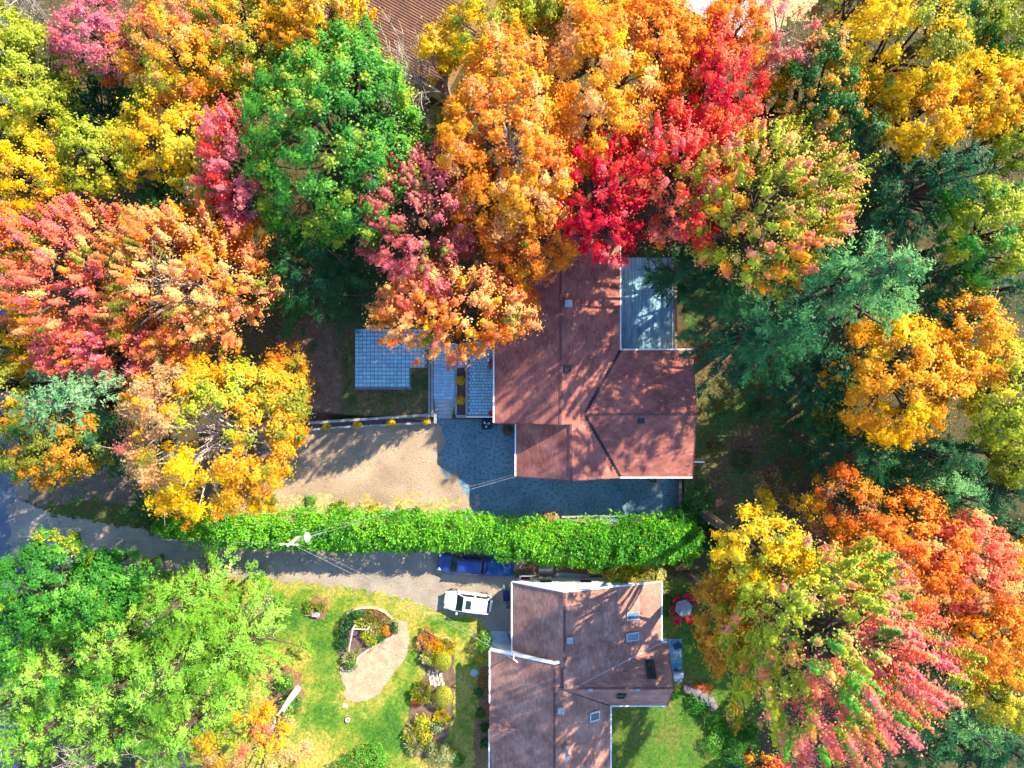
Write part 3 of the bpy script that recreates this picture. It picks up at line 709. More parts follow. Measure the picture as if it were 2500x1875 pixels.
tree('dark hemlock between the terrace and the rose maple', 730, 560, 95, 110, 10, [(3, 'dgreen'), (1, 'teal'), (1, 'mgreen')], 'fir')
# --- crowns cut by the frame
tree('olive and gold tree cut by the top edge left of the brown roof', 610, -10, 70, 60, 12, [(2, 'olive'), (2, 'ygreen'), (1, 'gold')])
tree('yellow-olive tree cut by the top edge right of the brown roof', 1165, 8, 70, 52, 12, [(2, 'ygreen'), (1, 'olive'), (1, 'gold')])
tree('gold tree cut by the top edge above the orange-gold maple', 1300, -5, 80, 55, 13, [(2, 'gold'), (1, 'yellow'), (1, 'ygreen')])
tree('olive tree cut by the top edge left of the upper right corner', 2085, 10, 75, 60, 12, [(2, 'olive'), (2, 'mgreen'), (1, 'ygreen')])
tree('dark green tree in the upper right below the corner tree', 2130, 130, 60, 55, 9, [(2, 'mgreen'), (1, 'olive'), (1, 'brown')])
tree('green tree cut by the left edge below the yellow-green one', 5, 285, 50, 60, 10, [(2, 'olive'), (1, 'ygreen'), (1, 'brown')])
tree('gold-green tree cut by the right edge below the yellow-green one', 2205, 985, 60, 60, 11, [(2, 'ygreen'), (1, 'olive')])
tree('orange tree cut by the right edge beside the coral-orange maple', 2215, 1270, 55, 85, 12, [(2, 'gold'), (1, 'ygreen'), (1, 'orange')])
tree('dark green tree between the brighter pines at the right edge', 2110, 1445, 70, 65, 9, [(2, 'dgreen'), (1, 'teal')], 'fir')
tree('dark green low pine below the great maple', 1990, 1625, 80, 60, 8, [(2, 'dgreen'), (1, 'teal'), (1, 'pine')], 'fir')
tree('olive tree in the gap between golden tree and green maple', 590, 150, 62, 52, 11, [(2, 'ygreen'), (2, 'olive'), (1, 'lemon')])
tree('dim green tree between great orange maple and rose maple', 960, 300, 50, 70, 8.5, [(2, 'olive'), (1, 'dgold'), (1, 'mgreen')])
tree('dull green tree filling the gap between coral-red maple and pink-tipped maple', 1600, 360, 60, 60, 9, [(2, 'dgreen'), (1, 'olive'), (1, 'brown')])
tree('dark pine between the slim and the broad pine', 1900, 440, 70, 80, 11, [(2, 'teal'), (2, 'pine')], 'fir')
tree('dark pine below the sunlit pale pine at the right', 2090, 690, 70, 70, 9, [(2, 'teal'), (1, 'dgreen')], 'fir')
tree('dark hemlock below the deep green one', 1930, 1080, 80, 60, 9, [(2, 'teal'), (2, 'dgreen')], 'fir')
tree('dark hemlock under the pink-tipped maple beside the deck', 1585, 570, 78, 66, 12, [(2, 'dgreen'), (2, 'teal')], 'fir')
tree('green-gold tree cut by the right edge between yellow tree and broad pine', 2208, 300, 55, 60, 12, [(2, 'ygreen'), (1, 'olive'), (1, 'teal')])
tree('deep green tree cut by the right edge above the coral-orange maple', 2210, 1150, 50, 60, 10, [(2, 'dgreen'), (1, 'teal')], 'fir')
tree('lime tree cut by the left edge below the road', -2, 1375, 62, 80, 11, [(2, 'lgreen'), (1, 'ygreen'), (1, 'green')])
tree('feathery larch cut by the left edge', 0, 1530, 62, 80, 12, [(3, 'larch'), (2, 'larch2')], 'fir', leaf=.16)
tree('olive-gold tree cut by the left edge beside the pale pine', 0, 830, 45, 90, 11, [(2, 'olive'), (1, 'gold'), (1, 'ygreen')])
tree('orange tree cut by the left edge above the coral maple', -4, 505, 52, 70, 12, [(2, 'orange'), (1, 'coral'), (1, 'olive')])
tree('yellow-green tree cut by the left edge near the corner', -6, 90, 50, 80, 12, [(2, 'ygreen'), (1, 'lemon'), (1, 'olive')])
tree('olive-brown tree cut by the top edge right of the dry ground', 1838, 22, 62, 58, 12, [(2, 'olive'), (1, 'gold'), (1, 'brown')])
tree('dull yellow tree cut by the right edge beside the golden-yellow one', 2215, 262, 50, 55, 12, [(2, 'gold'), (1, 'olive')])
tree('shadowed pine between the pale pine and the right edge tree', 2075, 590, 72, 60, 12, [(2, 'teal'), (2, 'dgreen')], 'fir')
tree('dark understory pine in the lower right beside the back lawn chairs', 2130, 1650, 70, 45, 10, [(2, 'dgreen'), (1, 'pine')], 'fir')
tree('dull gold sapling at the top between the two orange maples', 1215, 60, 62, 62, 11, [(2, 'gold'), (2, 'orange'), (1, 'olive')])
tree('dark teal pine between the pale pine and the large golden maple', 225, 965, 78, 78, 13, [(2, 'teal'), (2, 'dgreen'), (1, 'pine')], 'fir')
tree('small dim hemlock at the road end of the hedge', 300, 1095, 42, 30, 5, [(2, 'dgreen'), (1, 'mgreen')], 'fir')
# --- left
tree('coral and orange maple spreading at the left edge', 135, 600, 165, 150, 14, [(2, 'peach'), (1.6, 'orange'), (2, 'coral'), (1.4, 'olive'), (.8, 'gold')], 'spike', tip=['coral', 'pink'], tipf=.6)
tree('salmon-tipped orange maple between coral maple and dark hemlock', 385, 610, 165, 160, 14.5, [(1.6, 'orange'), (2, 'peach'), (1.8, 'olive'), (1.2, 'gold'), (1, 'coral')], 'spike', tip=['coral', 'peach'], tipf=.6, hole=(-.2, .05, .16), bark=M_BARKGREY)
tree('pink-red drooping maple above the pale pine', 235, 755, 135, 68, 12, [(2, 'coral'), (2, 'pink'), (1.2, 'orange'), (.6, 'olive')], 'spike', tip=['pink', 'coral'], tipf=.7)
tree('thin yellow tree at the left edge above the pale pine', 14, 745, 42, 65, 10, [(3, 'yellow'), (1, 'olive'), (1, 'gold')])
tree('pale blue-green pine near the left edge', 140, 872, 130, 112, 16, [(3, 'bpine'), (2, 'pine'), (1, 'teal')], 'fir', leaf=.2)
tree('dull gold tree at the left edge beside the road', 105, 968, 108, 76, 13, [(2, 'dgold'), (2, 'olive'), (1, 'mgreen')])
tree('large golden maple with bare grey branches showing, beside the driveway', 448, 942, 174, 160, 16, [(2.4, 'gold'), (1.8, 'yellow', 0, -.8), (2.4, 'ygreen', .2, .9), (3, 'tan', -.8, .1), (1, 'olive'), (1.5, 'rose', -.6, .2)], hole=(.12, .0, .3), bark=M_BARKGREY, leaf=.17, twigs=60)
tree('dull orange tree under the large golden maple, by the planter wall', 610, 855, 48, 105, 8, [(2, 'dgold'), (1, 'dorange'), (1, 'olive')])
# --- top middle
bare_tree('grey leafless tree beside the brown roof', 893, 205, 68, 98, 11, 9, n0=13, n1=8, n2=7)
tree('yellow and green tree right of the brown roof', 1055, 62, 85, 78, 12, [(2, 'ygreen'), (2, 'yellow'), (1.2, 'olive'), (.8, 'gold')], gap=.25, bark=M_BARKGREY, twigs=30)
tree('small yellow tree against the brown roof', 945, 105, 40, 50, 10.5, [(3, 'yellow'), (1, 'ygreen')], gap=.25, bark=M_BARKGREY)
tree('great orange maple right of the bare grey tree', 1098, 295, 130, 198, 16.5, [(3, 'orange'), (2, 'gold'), (1.2, 'peach'), (.9, 'dorange')], hole=(.05, -.12, .1), bark=M_BARKGREY, leaf=.17, twigs=50, clump=.9)
tree('orange-gold maple between great orange maple and red maple', 1298, 175, 108, 160, 16, [(2.6, 'gold'), (2.4, 'orange'), (1, 'peach'), (.5, 'yellow')], leaf=.17, twigs=30)
tree('bright orange maple at the top under the pale-roofed building', 1432, 88, 82, 98, 14.5, [(3, 'orange'), (1.5, 'dorange'), (1.5, 'yellow', -.6, -.8)], leaf=.17)
tree('orange maple sinking behind the ridge of the terraced house', 1140, 500, 92, 105, 12.5, [(2.4, 'orange'), (2, 'dorange'), (1, 'gold'), (.6, 'olive', -.8, -.3)])
tree('olive tree in shade between rose maple and great orange maple', 1010, 420, 62, 110, 10.5, [(2, 'olive'), (1, 'dgold'), (1, 'rose')])
tree('dusty rose maple in front of the big green maple', 905, 470, 108, 140, 14, [(2.6, 'rose'), (2, 'pink'), (1.4, 'olive'), (.8, 'brown')], 'spike', tip=['pink', 'rose'], tipf=.6)
tree('peach-orange maple overhanging the patio', 968, 672, 158, 92, 13, [(2.4, 'peach'), (2.4, 'orange'), (1.2, 'gold'), (1, 'coral', -.5, .6), (.7, 'olive')], 'spike', tip=['peach', 'coral'], tipf=.5)
tree('small orange tree by the house wall, right of the peach maple', 1100, 640, 52, 82, 9.5, [(2, 'gold'), (2, 'dorange'), (1, 'olive')])
tree('crimson maple at the north end of the terraced house', 1306, 424, 86, 124, 15, [(3, 'crimson'), (2, 'red'), (.6, 'pink')], 'spike', tip=['red', 'pink'], tipf=.4, jag=.26)
tree('coral-red maple right of the crimson one', 1482, 372, 106, 130, 16.5, [(2.6, 'red'), (2.4, 'coral'), (.5, 'dorange')], 'spike', tip=['coral', 'pink'], tipf=.5, jag=.28, hole=(-.15, -.25, .16), gap=.2)
tree('tall red maple above the coral-red one', 1560, 185, 72, 108, 15, [(3, 'red'), (1.5, 'crimson'), (1, 'coral'), (.8, 'dorange')], tip=['coral'], tipf=.3, jag=.24, gap=.15)
tree('fiery orange maple at the top beside the pink-tan tree', 1592, 62, 62, 72, 14, [(3, 'dorange'), (2, 'orange'), (.8, 'olive')])
tree('olive tree wedged between orange and red maples', 1470, 215, 62, 72, 10.5, [(2, 'olive'), (1.5, 'dgold'), (1, 'mgreen')])
tree('thin pink-tan half-bare tree at the top', 1702, 88, 72, 88, 13, [(3, 'rose'), (2, 'tan'), (1, 'pink')], gap=.42, dens=.7, bark=M_BARKGREY, twigs=90, leaf=.17)
tree('thin yellow tree with a dark leaning trunk', 1672, 228, 68, 68, 11, [(3, 'yellow'), (1.5, 'gold'), (1, 'tan')], gap=.4, dens=.8, twigs=30)
tree('dusky brown and olive tree below the thin yellow one', 1635, 312, 62, 52, 9.5, [(2, 'brown'), (1, 'olive'), (1, 'mauve')], gap=.25)
# --- upper right
tree('green and orange maple right of the pink-tan tree', 1788, 178, 78, 108, 14, [(2.4, 'mgreen'), (2, 'olive'), (1.4, 'gold')], tip=['gold', 'peach'], tipf=.4)
tree('large yellow-olive tree at the top right', 1962, 98, 132, 108, 15, [(2.6, 'yellow'), (2, 'olive'), (1.5, 'ygreen')], leaf=.17)
tree('bright yellow tree above the dark pine', 2002, 238, 92, 82, 13.5, [(3, 'yellow'), (2, 'gold'), (.5, 'olive')], leaf=.17)
tree('golden-yellow tree on the right edge above the dark pine', 2152, 200, 82, 72, 13, [(3, 'yellow'), (1.5, 'gold')], leaf=.17, gap=.15)
tree('green-yellow tree in the upper right corner', 2178, 62, 72, 78, 11, [(2, 'ygreen'), (2, 'mgreen'), (1, 'olive')], gap=.2)
tree('brown bare-twigged tree in shade below the yellow-olive one', 1878, 190, 62, 58, 10, [(2, 'brown'), (1.4, 'olive')], gap=.45, dens=.6, twigs=60)
tree('yellow-green and pink-tipped maple right of the coral-red one', 1672, 432, 160, 160, 18.5, [(2.6, 'ygreen'), (2, 'olive'), (1.4, 'gold'), (1, 'rose', -.3, -.8)], 'spike', tip=['pink', 'peach', 'coral'], tipf=.5, low=-.75, dens=1.15)
tree('low dark green tree beside the wooden deck', 1480, 578, 78, 58, 11, [(3, 'dgreen'), (1.5, 'teal'), (.4, 'rose')], 'fir')
tree('slim blue-green pine right of the green and orange maple', 1866, 288, 58, 82, 13, [(3, 'pine'), (1, 'lpine'), (1, 'teal')], 'fir')
tree('broad dark blue-green pine at the right edge', 2040, 388, 178, 112, 15, [(3, 'teal'), (2, 'pine'), (.6, 'lpine', .7, .6)], 'fir', leaf=.2)
tree('sunlit pale green pine at the middle right', 1902, 590, 150, 100, 22, [(3, 'lpine'), (2, 'pine')], 'fir', leaf=.2)
tree('dark teal pine beside the terraced house', 1695, 712, 142, 112, 18.5, [(3, 'teal'), (2, 'pine'), (1, 'dgreen')], 'fir', leaf=.2)
tree('low dark teal pine below the dark teal pine', 1790, 812, 92, 95, 12, [(3, 'teal'), (1, 'dgreen')], 'fir', leaf=.2)
tree('green-yellow tree on the right edge below the broad pine', 2142, 500, 88, 102, 13, [(2.6, 'ygreen'), (2, 'green'), (1, 'gold', -.5, -.6)], leaf=.17)
tree('dark shaded pine on the right edge', 2162, 625, 82, 82, 11, [(3, 'teal'), (1, 'dgreen')], 'fir')
tree('glowing yellow maple right of the dark teal pine', 1950, 815, 132, 122, 13.5, [(3, 'yellow'), (1.6, 'gold'), (.6, 'lemon', -.5, .8)], leaf=.17, gap=.14)
tree('golden half-bare maple right of the glowing yellow one', 2098, 742, 88, 88, 13, [(3, 'gold'), (1.5, 'dgold'), (.5, 'brown', .2, .9)], gap=.4, bark=M_BARKGREY, twigs=70, leaf=.17)
tree('yellow-green tree on the right edge beside the glowing yellow maple', 2182, 850, 78, 108, 13, [(3, 'ygreen'), (2, 'lemon')], leaf=.17)
tree('small dull green sapling below the glowing yellow maple', 1800, 905, 48, 42, 6, [(2, 'mgreen'), (1, 'olive')])
tree('dark pine below the glowing yellow maple', 1862, 985, 105, 88, 11, [(3, 'teal'), (1.4, 'dgreen'), (.8, 'pine')], 'fir')
tree('deep green hemlock between dark pine and right edge', 2030, 985, 118, 82, 12, [(2, 'dgreen'), (2, 'pine'), (1, 'mgreen')], 'fir')
tree('brighter green hemlock above the orange maples', 2070, 1072, 98, 72, 13.5, [(2, 'pine'), (2, 'mgreen'), (1, 'lpine', .2, .3)], 'fir')
tree('dark hemlock on the right edge above the orange maples', 2175, 1055, 72, 95, 11, [(2, 'dgreen'), (2, 'teal')], 'fir')
# --- lower right
tree('rusty brown maple left of the two orange ones', 1832, 1098, 66, 72, 10.5, [(2, 'brown'), (2, 'dgold'), (1.4, 'dorange')], gap=.12)
tree('orange maple beside the coral one at the right', 1965, 1200, 118, 108, 13.5, [(3, 'orange'), (1.6, 'gold', -.6, -.2), (1.4, 'dorange'), (.8, 'peach')], leaf=.17)
tree('coral-orange maple near the right edge', 2096, 1222, 92, 98, 13.5, [(2.4, 'coral'), (2.4, 'orange'), (1, 'peach')], leaf=.17, hole=(-.3, -.15, .16))
tree('yellow tree above the great pink and green maple', 1645, 1196, 94, 76, 16.5, [(3, 'yellow'), (1.5, 'lemon'), (.8, 'olive')], leaf=.165, gap=.14)
tree('loose yellow sapling above the yellow tree', 1712, 1098, 62, 48, 6, [(2, 'yellow'), (1, 'dgold'), (1, 'olive')], gap=.42, dens=.6)
tree('dull gold tree beside the red garden chairs', 1574, 1335, 60, 105, 13, [(3, 'dgold'), (1.6, 'gold'), (1.4, 'olive', 0, .7)], leaf=.17)
tree('great green maple with pink branch tips at the lower right', 1816, 1415, 196, 215, 21, [(2.6, 'ygreen', -.3, .4), (2.2, 'lgreen', -.3, 0), (1.4, 'lemon', -.5, .6), (2.8, 'pink', .3, -.4), (1.2, 'coral', .4, -.1), (1.2, 'ygreen', .4, -.6)], 'spike', tip=['pink', 'pink', 'coral', 'peach'], tipf=.9, clump=1.1, jag=.24, zr=7.4, dens=1.15, low=-.5, tipc=(.25, -.2))
tree('orange-gold tree on the lower right edge', 2150, 1385, 80, 96, 13, [(3, 'orange'), (2, 'gold'), (1, 'yellow')], leaf=.17)
tree('yellow-green tree on the right edge below the orange-gold one', 2178, 1512, 58, 62, 12, [(2, 'ygreen'), (2, 'lemon'), (1, 'olive')])
tree('grey-green pine behind the great pink-tipped maple', 2075, 1325, 75, 62, 11, [(2, 'pine'), (1.4, 'teal'), (.8, 'olive')], 'fir')
tree('pale green pine in the lower right corner', 2075, 1570, 112, 98, 13, [(2.4, 'pine'), (2, 'lpine'), (1, 'mgreen')], 'fir')
tree('dark pine in the lower right corner beside the pale one', 2190, 1620, 62, 62, 11, [(2, 'teal'), (1, 'pine')], 'fir')
tree('red-orange sapling at the bottom edge right of the back lawn', 1650, 1668, 46, 30, 5, [(2, 'coral'), (2, 'dorange'), (1, 'gold')], 'spike')
# --- lower left wood
tree('bright yellow-green tree at the left edge below the road', 105, 1275, 132, 92, 12, [(3, 'lgreen'), (2, 'green'), (1.2, 'ygreen'), (.6, 'gold', -.7, -.5)], leaf=.17)
tree('green tree beside the drive, next to the bright yellow-green one', 238, 1258, 72, 62, 9, [(2, 'green'), (2, 'lgreen'), (.6, 'ygreen')], leaf=.17)
LP = [(3, 'larch'), (2, 'larch2'), (1, 'green'), (.3, 'cream')]
for lab, x, y, r1, r2, hh in (
        ('feathery green larch nearest the gravel drive', 378, 1312, 92, 98, 12), ('feathery larch left of the one nearest the drive', 238, 1392, 105, 92, 12.5),
        ('feathery larch at the edge of the sunlit lawn', 478, 1432, 88, 108, 11), ('feathery larch in the middle of the lower left wood', 345, 1475, 112, 102, 14),
        ('feathery larch on the left edge below the yellow-green tree', 85, 1458, 108, 92, 13), ('feathery larch left of the middle one', 208, 1530, 108, 98, 13.5),
        ('feathery larch just above the bare grey twigs at the bottom', 388, 1592, 112, 82, 12.5), ('feathery larch in the lower left corner', 68, 1598, 98, 82, 12),
        ('feathery larch above the pale twigs at the bottom left', 210, 1622, 92, 62, 11)):
    tree(lab, x, y, r1, r2, hh, LP, 'fir', group='feathery larches in the lower left wood', leaf=.16, jag=.2)
bare_tree('grey leafless tree at the bottom edge in the larches', 372, 1642, 48, 42, 11, 31, n0=9, n1=6, n2=5)
bare_tree('small pale leafless tree at the bottom left in the larches', 188, 1640, 42, 36, 11, 33, n0=8, n1=6, n2=5)
tree('white-trunked birch with thin orange and yellow leaves at the lawn edge', 548, 1622, 112, 76, 11.5, [(2, 'tan'), (2, 'gold'), (1.6, 'ygreen'), (1.2, 'coral')], dens=.6, leaf=.15, gap=.16, twigs=60, trunk_mat=M_BIRCH, limbs=14, low=.1, zr=2.4, r0=.26)
# ------------------------------------------------------------------ hedges
HP = [(3, 'cedar'), (3, 'cedar2'), (.6, 'lgreen')]
hedge('long clipped green cedar hedge between the two driveways', [atd(x, y, 2.8) for x, y in ((330, 1140), (470, 1147), (640, 1146), (850, 1146), (1072, 1154))], [1.3, 2.3, 3.2, 3.1, 3.2], 3.7, HP, 5)
hedge('taller loose cedar hedge behind the lower house', [atd(x, y, 3.2) for x, y in ((1058, 1166), (1200, 1170), (1330, 1174), (1440, 1168), (1518, 1160))], [3.2, 3.6, 3.9, 3.6, 2.0], 4.1, HP + [(.7, 'ygreen')], 6)

# ------------------------------------------------------------------ roofs and houses
def clip(poly, cl):
    """Sutherland-Hodgman: polygon against a convex counter-clockwise polygon, in plan."""
    out = poly
    for i in range(len(cl)):
        ax, ay = cl[i]; bx, by = cl[(i + 1) % len(cl)]; inp = out; out = []
        if not inp: return []
        f = lambda p: (bx - ax) * (p[1] - ay) - (by - ay) * (p[0] - ax)
        for j in range(len(inp)):
            p, q = inp[j - 1], inp[j]; fp, fq = f(p), f(q)
            if (fp >= 0) != (fq >= 0):
                t = fp / (fp - fq); out.append(tuple(p[k] + (q[k] - p[k]) * t for k in range(2)))
            if fq >= 0: out.append(q)
    return out

def ccw(p):
    a = sum(p[i - 1][0] * p[i][1] - p[i][0] * p[i - 1][1] for i in range(len(p)))
    return p if a > 0 else p[::-1]

def roof_plane(root, polys, pl, cols, seed, thick=0.14, course=0.18, tab=0.34):
    """One roof slope: deck slab (part roof) with overlapping shingle tabs (its sub-part). polys are convex plan polygons, z = a x + b y + c."""
    g = random.Random(seed); a, b, c = pl; zf = lambda x, y: a * x + b * y + c
    ma = MB()
    for p in polys:
        p = ccw(p); ma.prism([(x, y, zf(x, y) - thick) for x, y in p], (0, 0, thick))
    deck = ma.build('roof', M_ROOFDECK, root)
    gl = math.hypot(a, b); dn = (-a / gl, -b / gl); tr = (-dn[1], dn[0]); e = course / math.sqrt(1 + gl * gl)
    C_ = [lin(k) for k in cols]
    sh = MB()
    for p in polys:
        p = ccw(p)
        S = [x * dn[0] + y * dn[1] for x, y in p]; T = [x * tr[0] + y * tr[1] for x, y in p]
        i0, i1 = int(math.floor(min(S) / e)) - 1, int(math.ceil(max(S) / e)) + 1
        for i in range(i0, i1):
            s0 = i * e; t = min(T) - g.random() * tab
            while t < max(T):
                w = tab * g.uniform(0.75, 1.3); dz = g.uniform(0, 0.006)
                q = [(s0, t + 0.006), (s0 + e, t + 0.006), (s0 + e, t + w), (s0, t + w)]
                q = [(s * dn[0] + u * tr[0], s * dn[1] + u * tr[1]) for s, u in q]
                r = clip(ccw(q), p); t += w
                if len(r) < 3: continue
                top = []; low = []
                for x, y in r:
                    f = min(1, max(0, (x * dn[0] + y * dn[1] - s0) / e)); z = zf(x, y) + 0.004
                    top.append((x, y, z + 0.002 + 0.036 * f + dz)); low.append(f)
                k = (C_[g.randrange(len(C_))] * .6 + C_[0] * .4) * g.uniform(0.9, 1.1)
                n = len(top); F = [tuple(range(n))]; V = list(top)
                for j in range(n):
                    if low[j] > 0.98 and low[(j + 1) % n] > 0.98:
                        m_ = len(V); x1, y1, _ = top[j]; x2, y2, _ = top[(j + 1) % n]
                        V += [(x1, y1, zf(x1, y1) + 0.001), (x2, y2, zf(x2, y2) + 0.001)]; F.append(((j + 1) % n, j, m_, m_ + 1))
                sh.add(V, F, k)
    o = sh.build('shingles', M_SHINGLE, deck); o['kind'] = 'stuff'
    return deck

def edge_trim(root, name, pts, w=0.13, h=0.14, mat=None, dz=0.0):
    for p, q in zip(pts[:-1], pts[1:]):
        MB().bar((p[0], p[1], p[2] + dz), (q[0], q[1], q[2] + dz), w, h).build(name, mat or M_WHITE, root)

def window(root, c, w, h, ax, out, mat=None):
    """window on a wall: ax is the wall direction ('x' or 'y'), out the outward sign"""
    d = (w, 0.08, h) if ax == 'x' else (0.08, w, h)
    f = MB(); f.box(c, d); fr = f.build('window', M_WHITE, root)
    o = (0, 0.045 * out, 0) if ax == 'x' else (0.045 * out, 0, 0)
    d2 = (w - 0.16, 0.02, h - 0.16) if ax == 'x' else (0.02, w - 0.16, h - 0.16)
    MB().box((c[0] + o[0], c[1] + o[1], c[2]), d2).build('pane', M_GLASS, fr)

def vent(root, name, x, y, z, d, mat, hat=True, rz=0.0):
    m = MB(); m.box((x, y, z + d[2] * 0.4 - 0.15), (d[0] * 0.8, d[1] * 0.8, d[2] * 0.8 + 0.3), rz); o = m.build(name, mat, root)
    if hat:
        h = MB(); h.box((x, y, z + d[2] * 0.86), (d[0], d[1], d[2] * 0.16), rz, taper=0.86); h.build('cap', mat, o)
    return o

# ---- terraced house (upper, two-storey from the driveway)
E = 5.0
XW, XE, XR = -1.48, 9.05, 3.93
SL_E = 0.461; ZR = E + (XE - XR) * SL_E; SL_W = (ZR - E) / (XR - XW)
EWW = 3.95; XWR = 4.8; ZWR = E + (XE - XWR) * SL_E; XWW = 0.35; SL_WW = (ZWR - EWW) / (XWR - XWW)
YN, YS, YG = 12.0, -7.85, -3.25
YEN, YES, XEE = 2.84, -7.79, 15.13; YR = (YEN + YES) / 2; ZER = 6.45; SL_EW = (ZER - E) / (YEN - YR); XAP = XE - (ZER - E) / SL_E
HA = tag(empty('terraced_house', (0, 0, 0)), 'upper house with brown shingle roof, east wing and wooden deck', 'house')
CA = [(180, 116, 104), (164, 106, 96), (188, 124, 110), (156, 100, 92), (172, 112, 102)]
roof_plane(HA, [[(XW, YG), (XR, YG), (XR, YN), (XW, YN)]], (SL_W, 0, E - SL_W * XW), CA, 1)
pe = (-SL_E, 0, E + SL_E * XE)
roof_plane(HA, [[(XR, YG), (XE, YG), (XE, YG)][:1] + [(XAP, YG), (XAP, YN), (XR, YN)], [(XAP, YR), (XE, YEN), (XE, YN), (XAP, YN)], [(XWR, YS), (XAP, YS), (XAP, YG), (XWR, YG)], [(XAP, YS), (XE, YS), (XE, YES), (XAP, YR)]], pe, CA, 2)
roof_plane(HA, [[(XWW, YS), (XWR, YS), (XWR, YG - .02), (XWW, YG - .02)]], (SL_WW, 0, EWW - SL_WW * XWW), CA, 3)
roof_plane(HA, [[(XE, YEN), (XAP, YR), (XEE, YR), (XEE, YEN)]], (0, -SL_EW, E + SL_EW * YEN), CA, 4)
roof_plane(HA, [[(XE, YES), (XEE, YES), (XEE, YR), (XAP, YR)]], (0, SL_EW, E - SL_EW * YES), CA, 5)
# ridge caps, valleys and gutters
edge_trim(HA, 'ridge_cap', [(XR, YG, ZR + .03), (XR, YN, ZR + .03)], .2, .03, M_CAP)
edge_trim(HA, 'ridge_cap', [(XWR, YS, ZWR + .03), (XWR, YG, ZWR + .03)], .2, .03, M_CAP)
edge_trim(HA, 'ridge_cap', [(XAP, YR, ZER + .035), (XEE, YR, ZER + .035)], .2, .03, M_CAP)
edge_trim(HA, 'valley_flashing', [(XE, YEN, E + .05), (XAP + .1, YR + .15, ZER + .01)], .32, .03, M_FLASH)
edge_trim(HA, 'valley_flashing', [(XE, YES, E + .05), (XAP + .1, YR - .15, ZER + .01)], .32, .03, M_FLASH)
for a_, b_ in (((XW - .06, YG, E), (XW - .06, YN, E)), ((XE + .06, YEN + .05, E), (XE + .06, YN, E)), ((XWW - .06, YS, EWW), (XWW - .06, YG - .1, EWW)), ((XE + .1, YEN + .06, E), (XEE, YEN + .06, E)), ((XE, YES - .06, E), (XEE, YES - .06, E))):
    edge_trim(HA, 'gutter', [a_, b_], .12, .13)
for tri in ([(XW, YG - .03, E - .02), (XR, YG - .03, ZR - .02), (XWR, YG - .03, ZWR + .06)], [(XWW, YS - .03, EWW - .02), (XWR, YS - .03, ZWR - .02), (XE, YS - .03, E - .02)], [(XEE + .03, YEN, E - .02), (XEE + .03, YR, ZER - .02), (XEE + .03, YES, E - .02)], [(XW, YN + .03, E - .02), (XR, YN + .03, ZR - .02), (XE, YN + .03, E - .02)]):
    edge_trim(HA, 'rake_board', tri, .05, .16, M_CAP)
w = MB()
w.box((3.77, 4.3, 2.4), (9.75, 14.4, 4.9)); w.box((4.65, -5.3, 1.9), (7.8, 4.7, 3.75)); w.box((11.6, -2.45, 2.4), (6.3, 9.7, 4.9))
w.prism([(XW + .4, YN - .5, 4.84), (XE - .4, YN - .5, 4.84), (XR, YN - .5, ZR - .22)], (0, .1, 0))
w.prism([(XW + .4, YG + .35, 4.84), (XE - .4, YG + .35, 4.84), (XR, YG + .35, ZR - .22)], (0, .1, 0))
w.prism([(XWW + .4, YS + .4, 3.7), (XE - .4, YS + .4, 3.7), (XE - .4, YS + .4, 4.84), (XWR, YS + .4, ZWR - .22), (XWW + .4, YS + .4, 3.9)], (0, .1, 0))
w.prism([(XEE - .4, YEN - .4, 4.84), (XEE - .4, YES + .4, 4.84), (XEE - .4, YR, ZER - .22)], (-.1, 0, 0))
w.build('wall', M_SIDING, HA)
for yy in (-1.0, 2.5, 6.0): window(HA, (-1.12, yy, 3.2), 1.4, 1.2, 'y', -1)
for xx in (10.0, 13.0): window(HA, (xx, -7.32, 3.4), 1.5, 1.2, 'x', -1)
for xx in (2.6, 6.6):
    d = MB(); d.box((xx, -7.68, 1.1), (2.8, .06, 2.2)); go = d.build('garage_door', M_WHITE, HA)
    for zz in (.3, .85, 1.4, 1.95): MB().box((xx, -7.73, zz), (2.7, .03, .46)).build('panel', M_WHITE, go)
vx = at(1387, 742, 7.4); vent(HA, 'chimney_vent', vx[0], vx[1], 7.2, (.62, .62, .75), M_GALV)
vx = at(1385, 900, 7.4); vent(HA, 'roof_vent', vx[0], vx[1], 7.15, (.62, .62, .3), M_DARKMETAL)
vx = at(1566, 1025, 6.5); vent(HA, 'roof_vent', vx[0], vx[1], 6.1, (.62, .62, .3), M_DARKMETAL)
MB().bar((XEE - .3, -6.6, 4.2), (XEE + 1.25, -6.65, 4.1), .12, .1).build('downspout', M_WHITE, HA)

# ---- wooden deck behind the terraced house
DX0, DX1, DY0, DY1, DZ = XE - .3, 14.05, 2.5, 11.0, 2.6
DK = tag(empty('wooden_deck', (DX0, DY0, 0)), 'weathered grey board deck with brown railing behind the upper house', 'deck')
nb = 34; bw = (DX1 - DX0) / nb
bm_mesh = {}
for i in range(nb):
    for j, (y0, y1) in enumerate(((0, 2.35), (2.37, DY1 - DY0))):
        m = MB(); kk = lin((216, 218, 222)) * random.uniform(.72, 1.05)
        m.box((bw * (i + .5), (y0 + y1) / 2, DZ + random.uniform(-.004, .004)), (bw - .016, y1 - y0, .04), col=kk); m.build('deck_board', M_DECK, DK)
for yy in np.arange(.4, 8.4, 1.5): MB().box(((DX1 - DX0) / 2, yy, DZ - .12), (DX1 - DX0 - .1, .07, .19)).build('joist', M_TIMBER, DK)
for yy in (.3, 4.2, 8.2): MB().box((DX1 - DX0 - .08, yy, (DZ + 1.05) / 2), (.11, .11, DZ + 1.05)).build('post', M_RAIL, DK)
MB().box((DX1 - DX0 + .0, (DY1 - DY0) / 2, DZ + 1.0), (.2, DY1 - DY0, .05)).build('handrail', M_RAIL, DK)
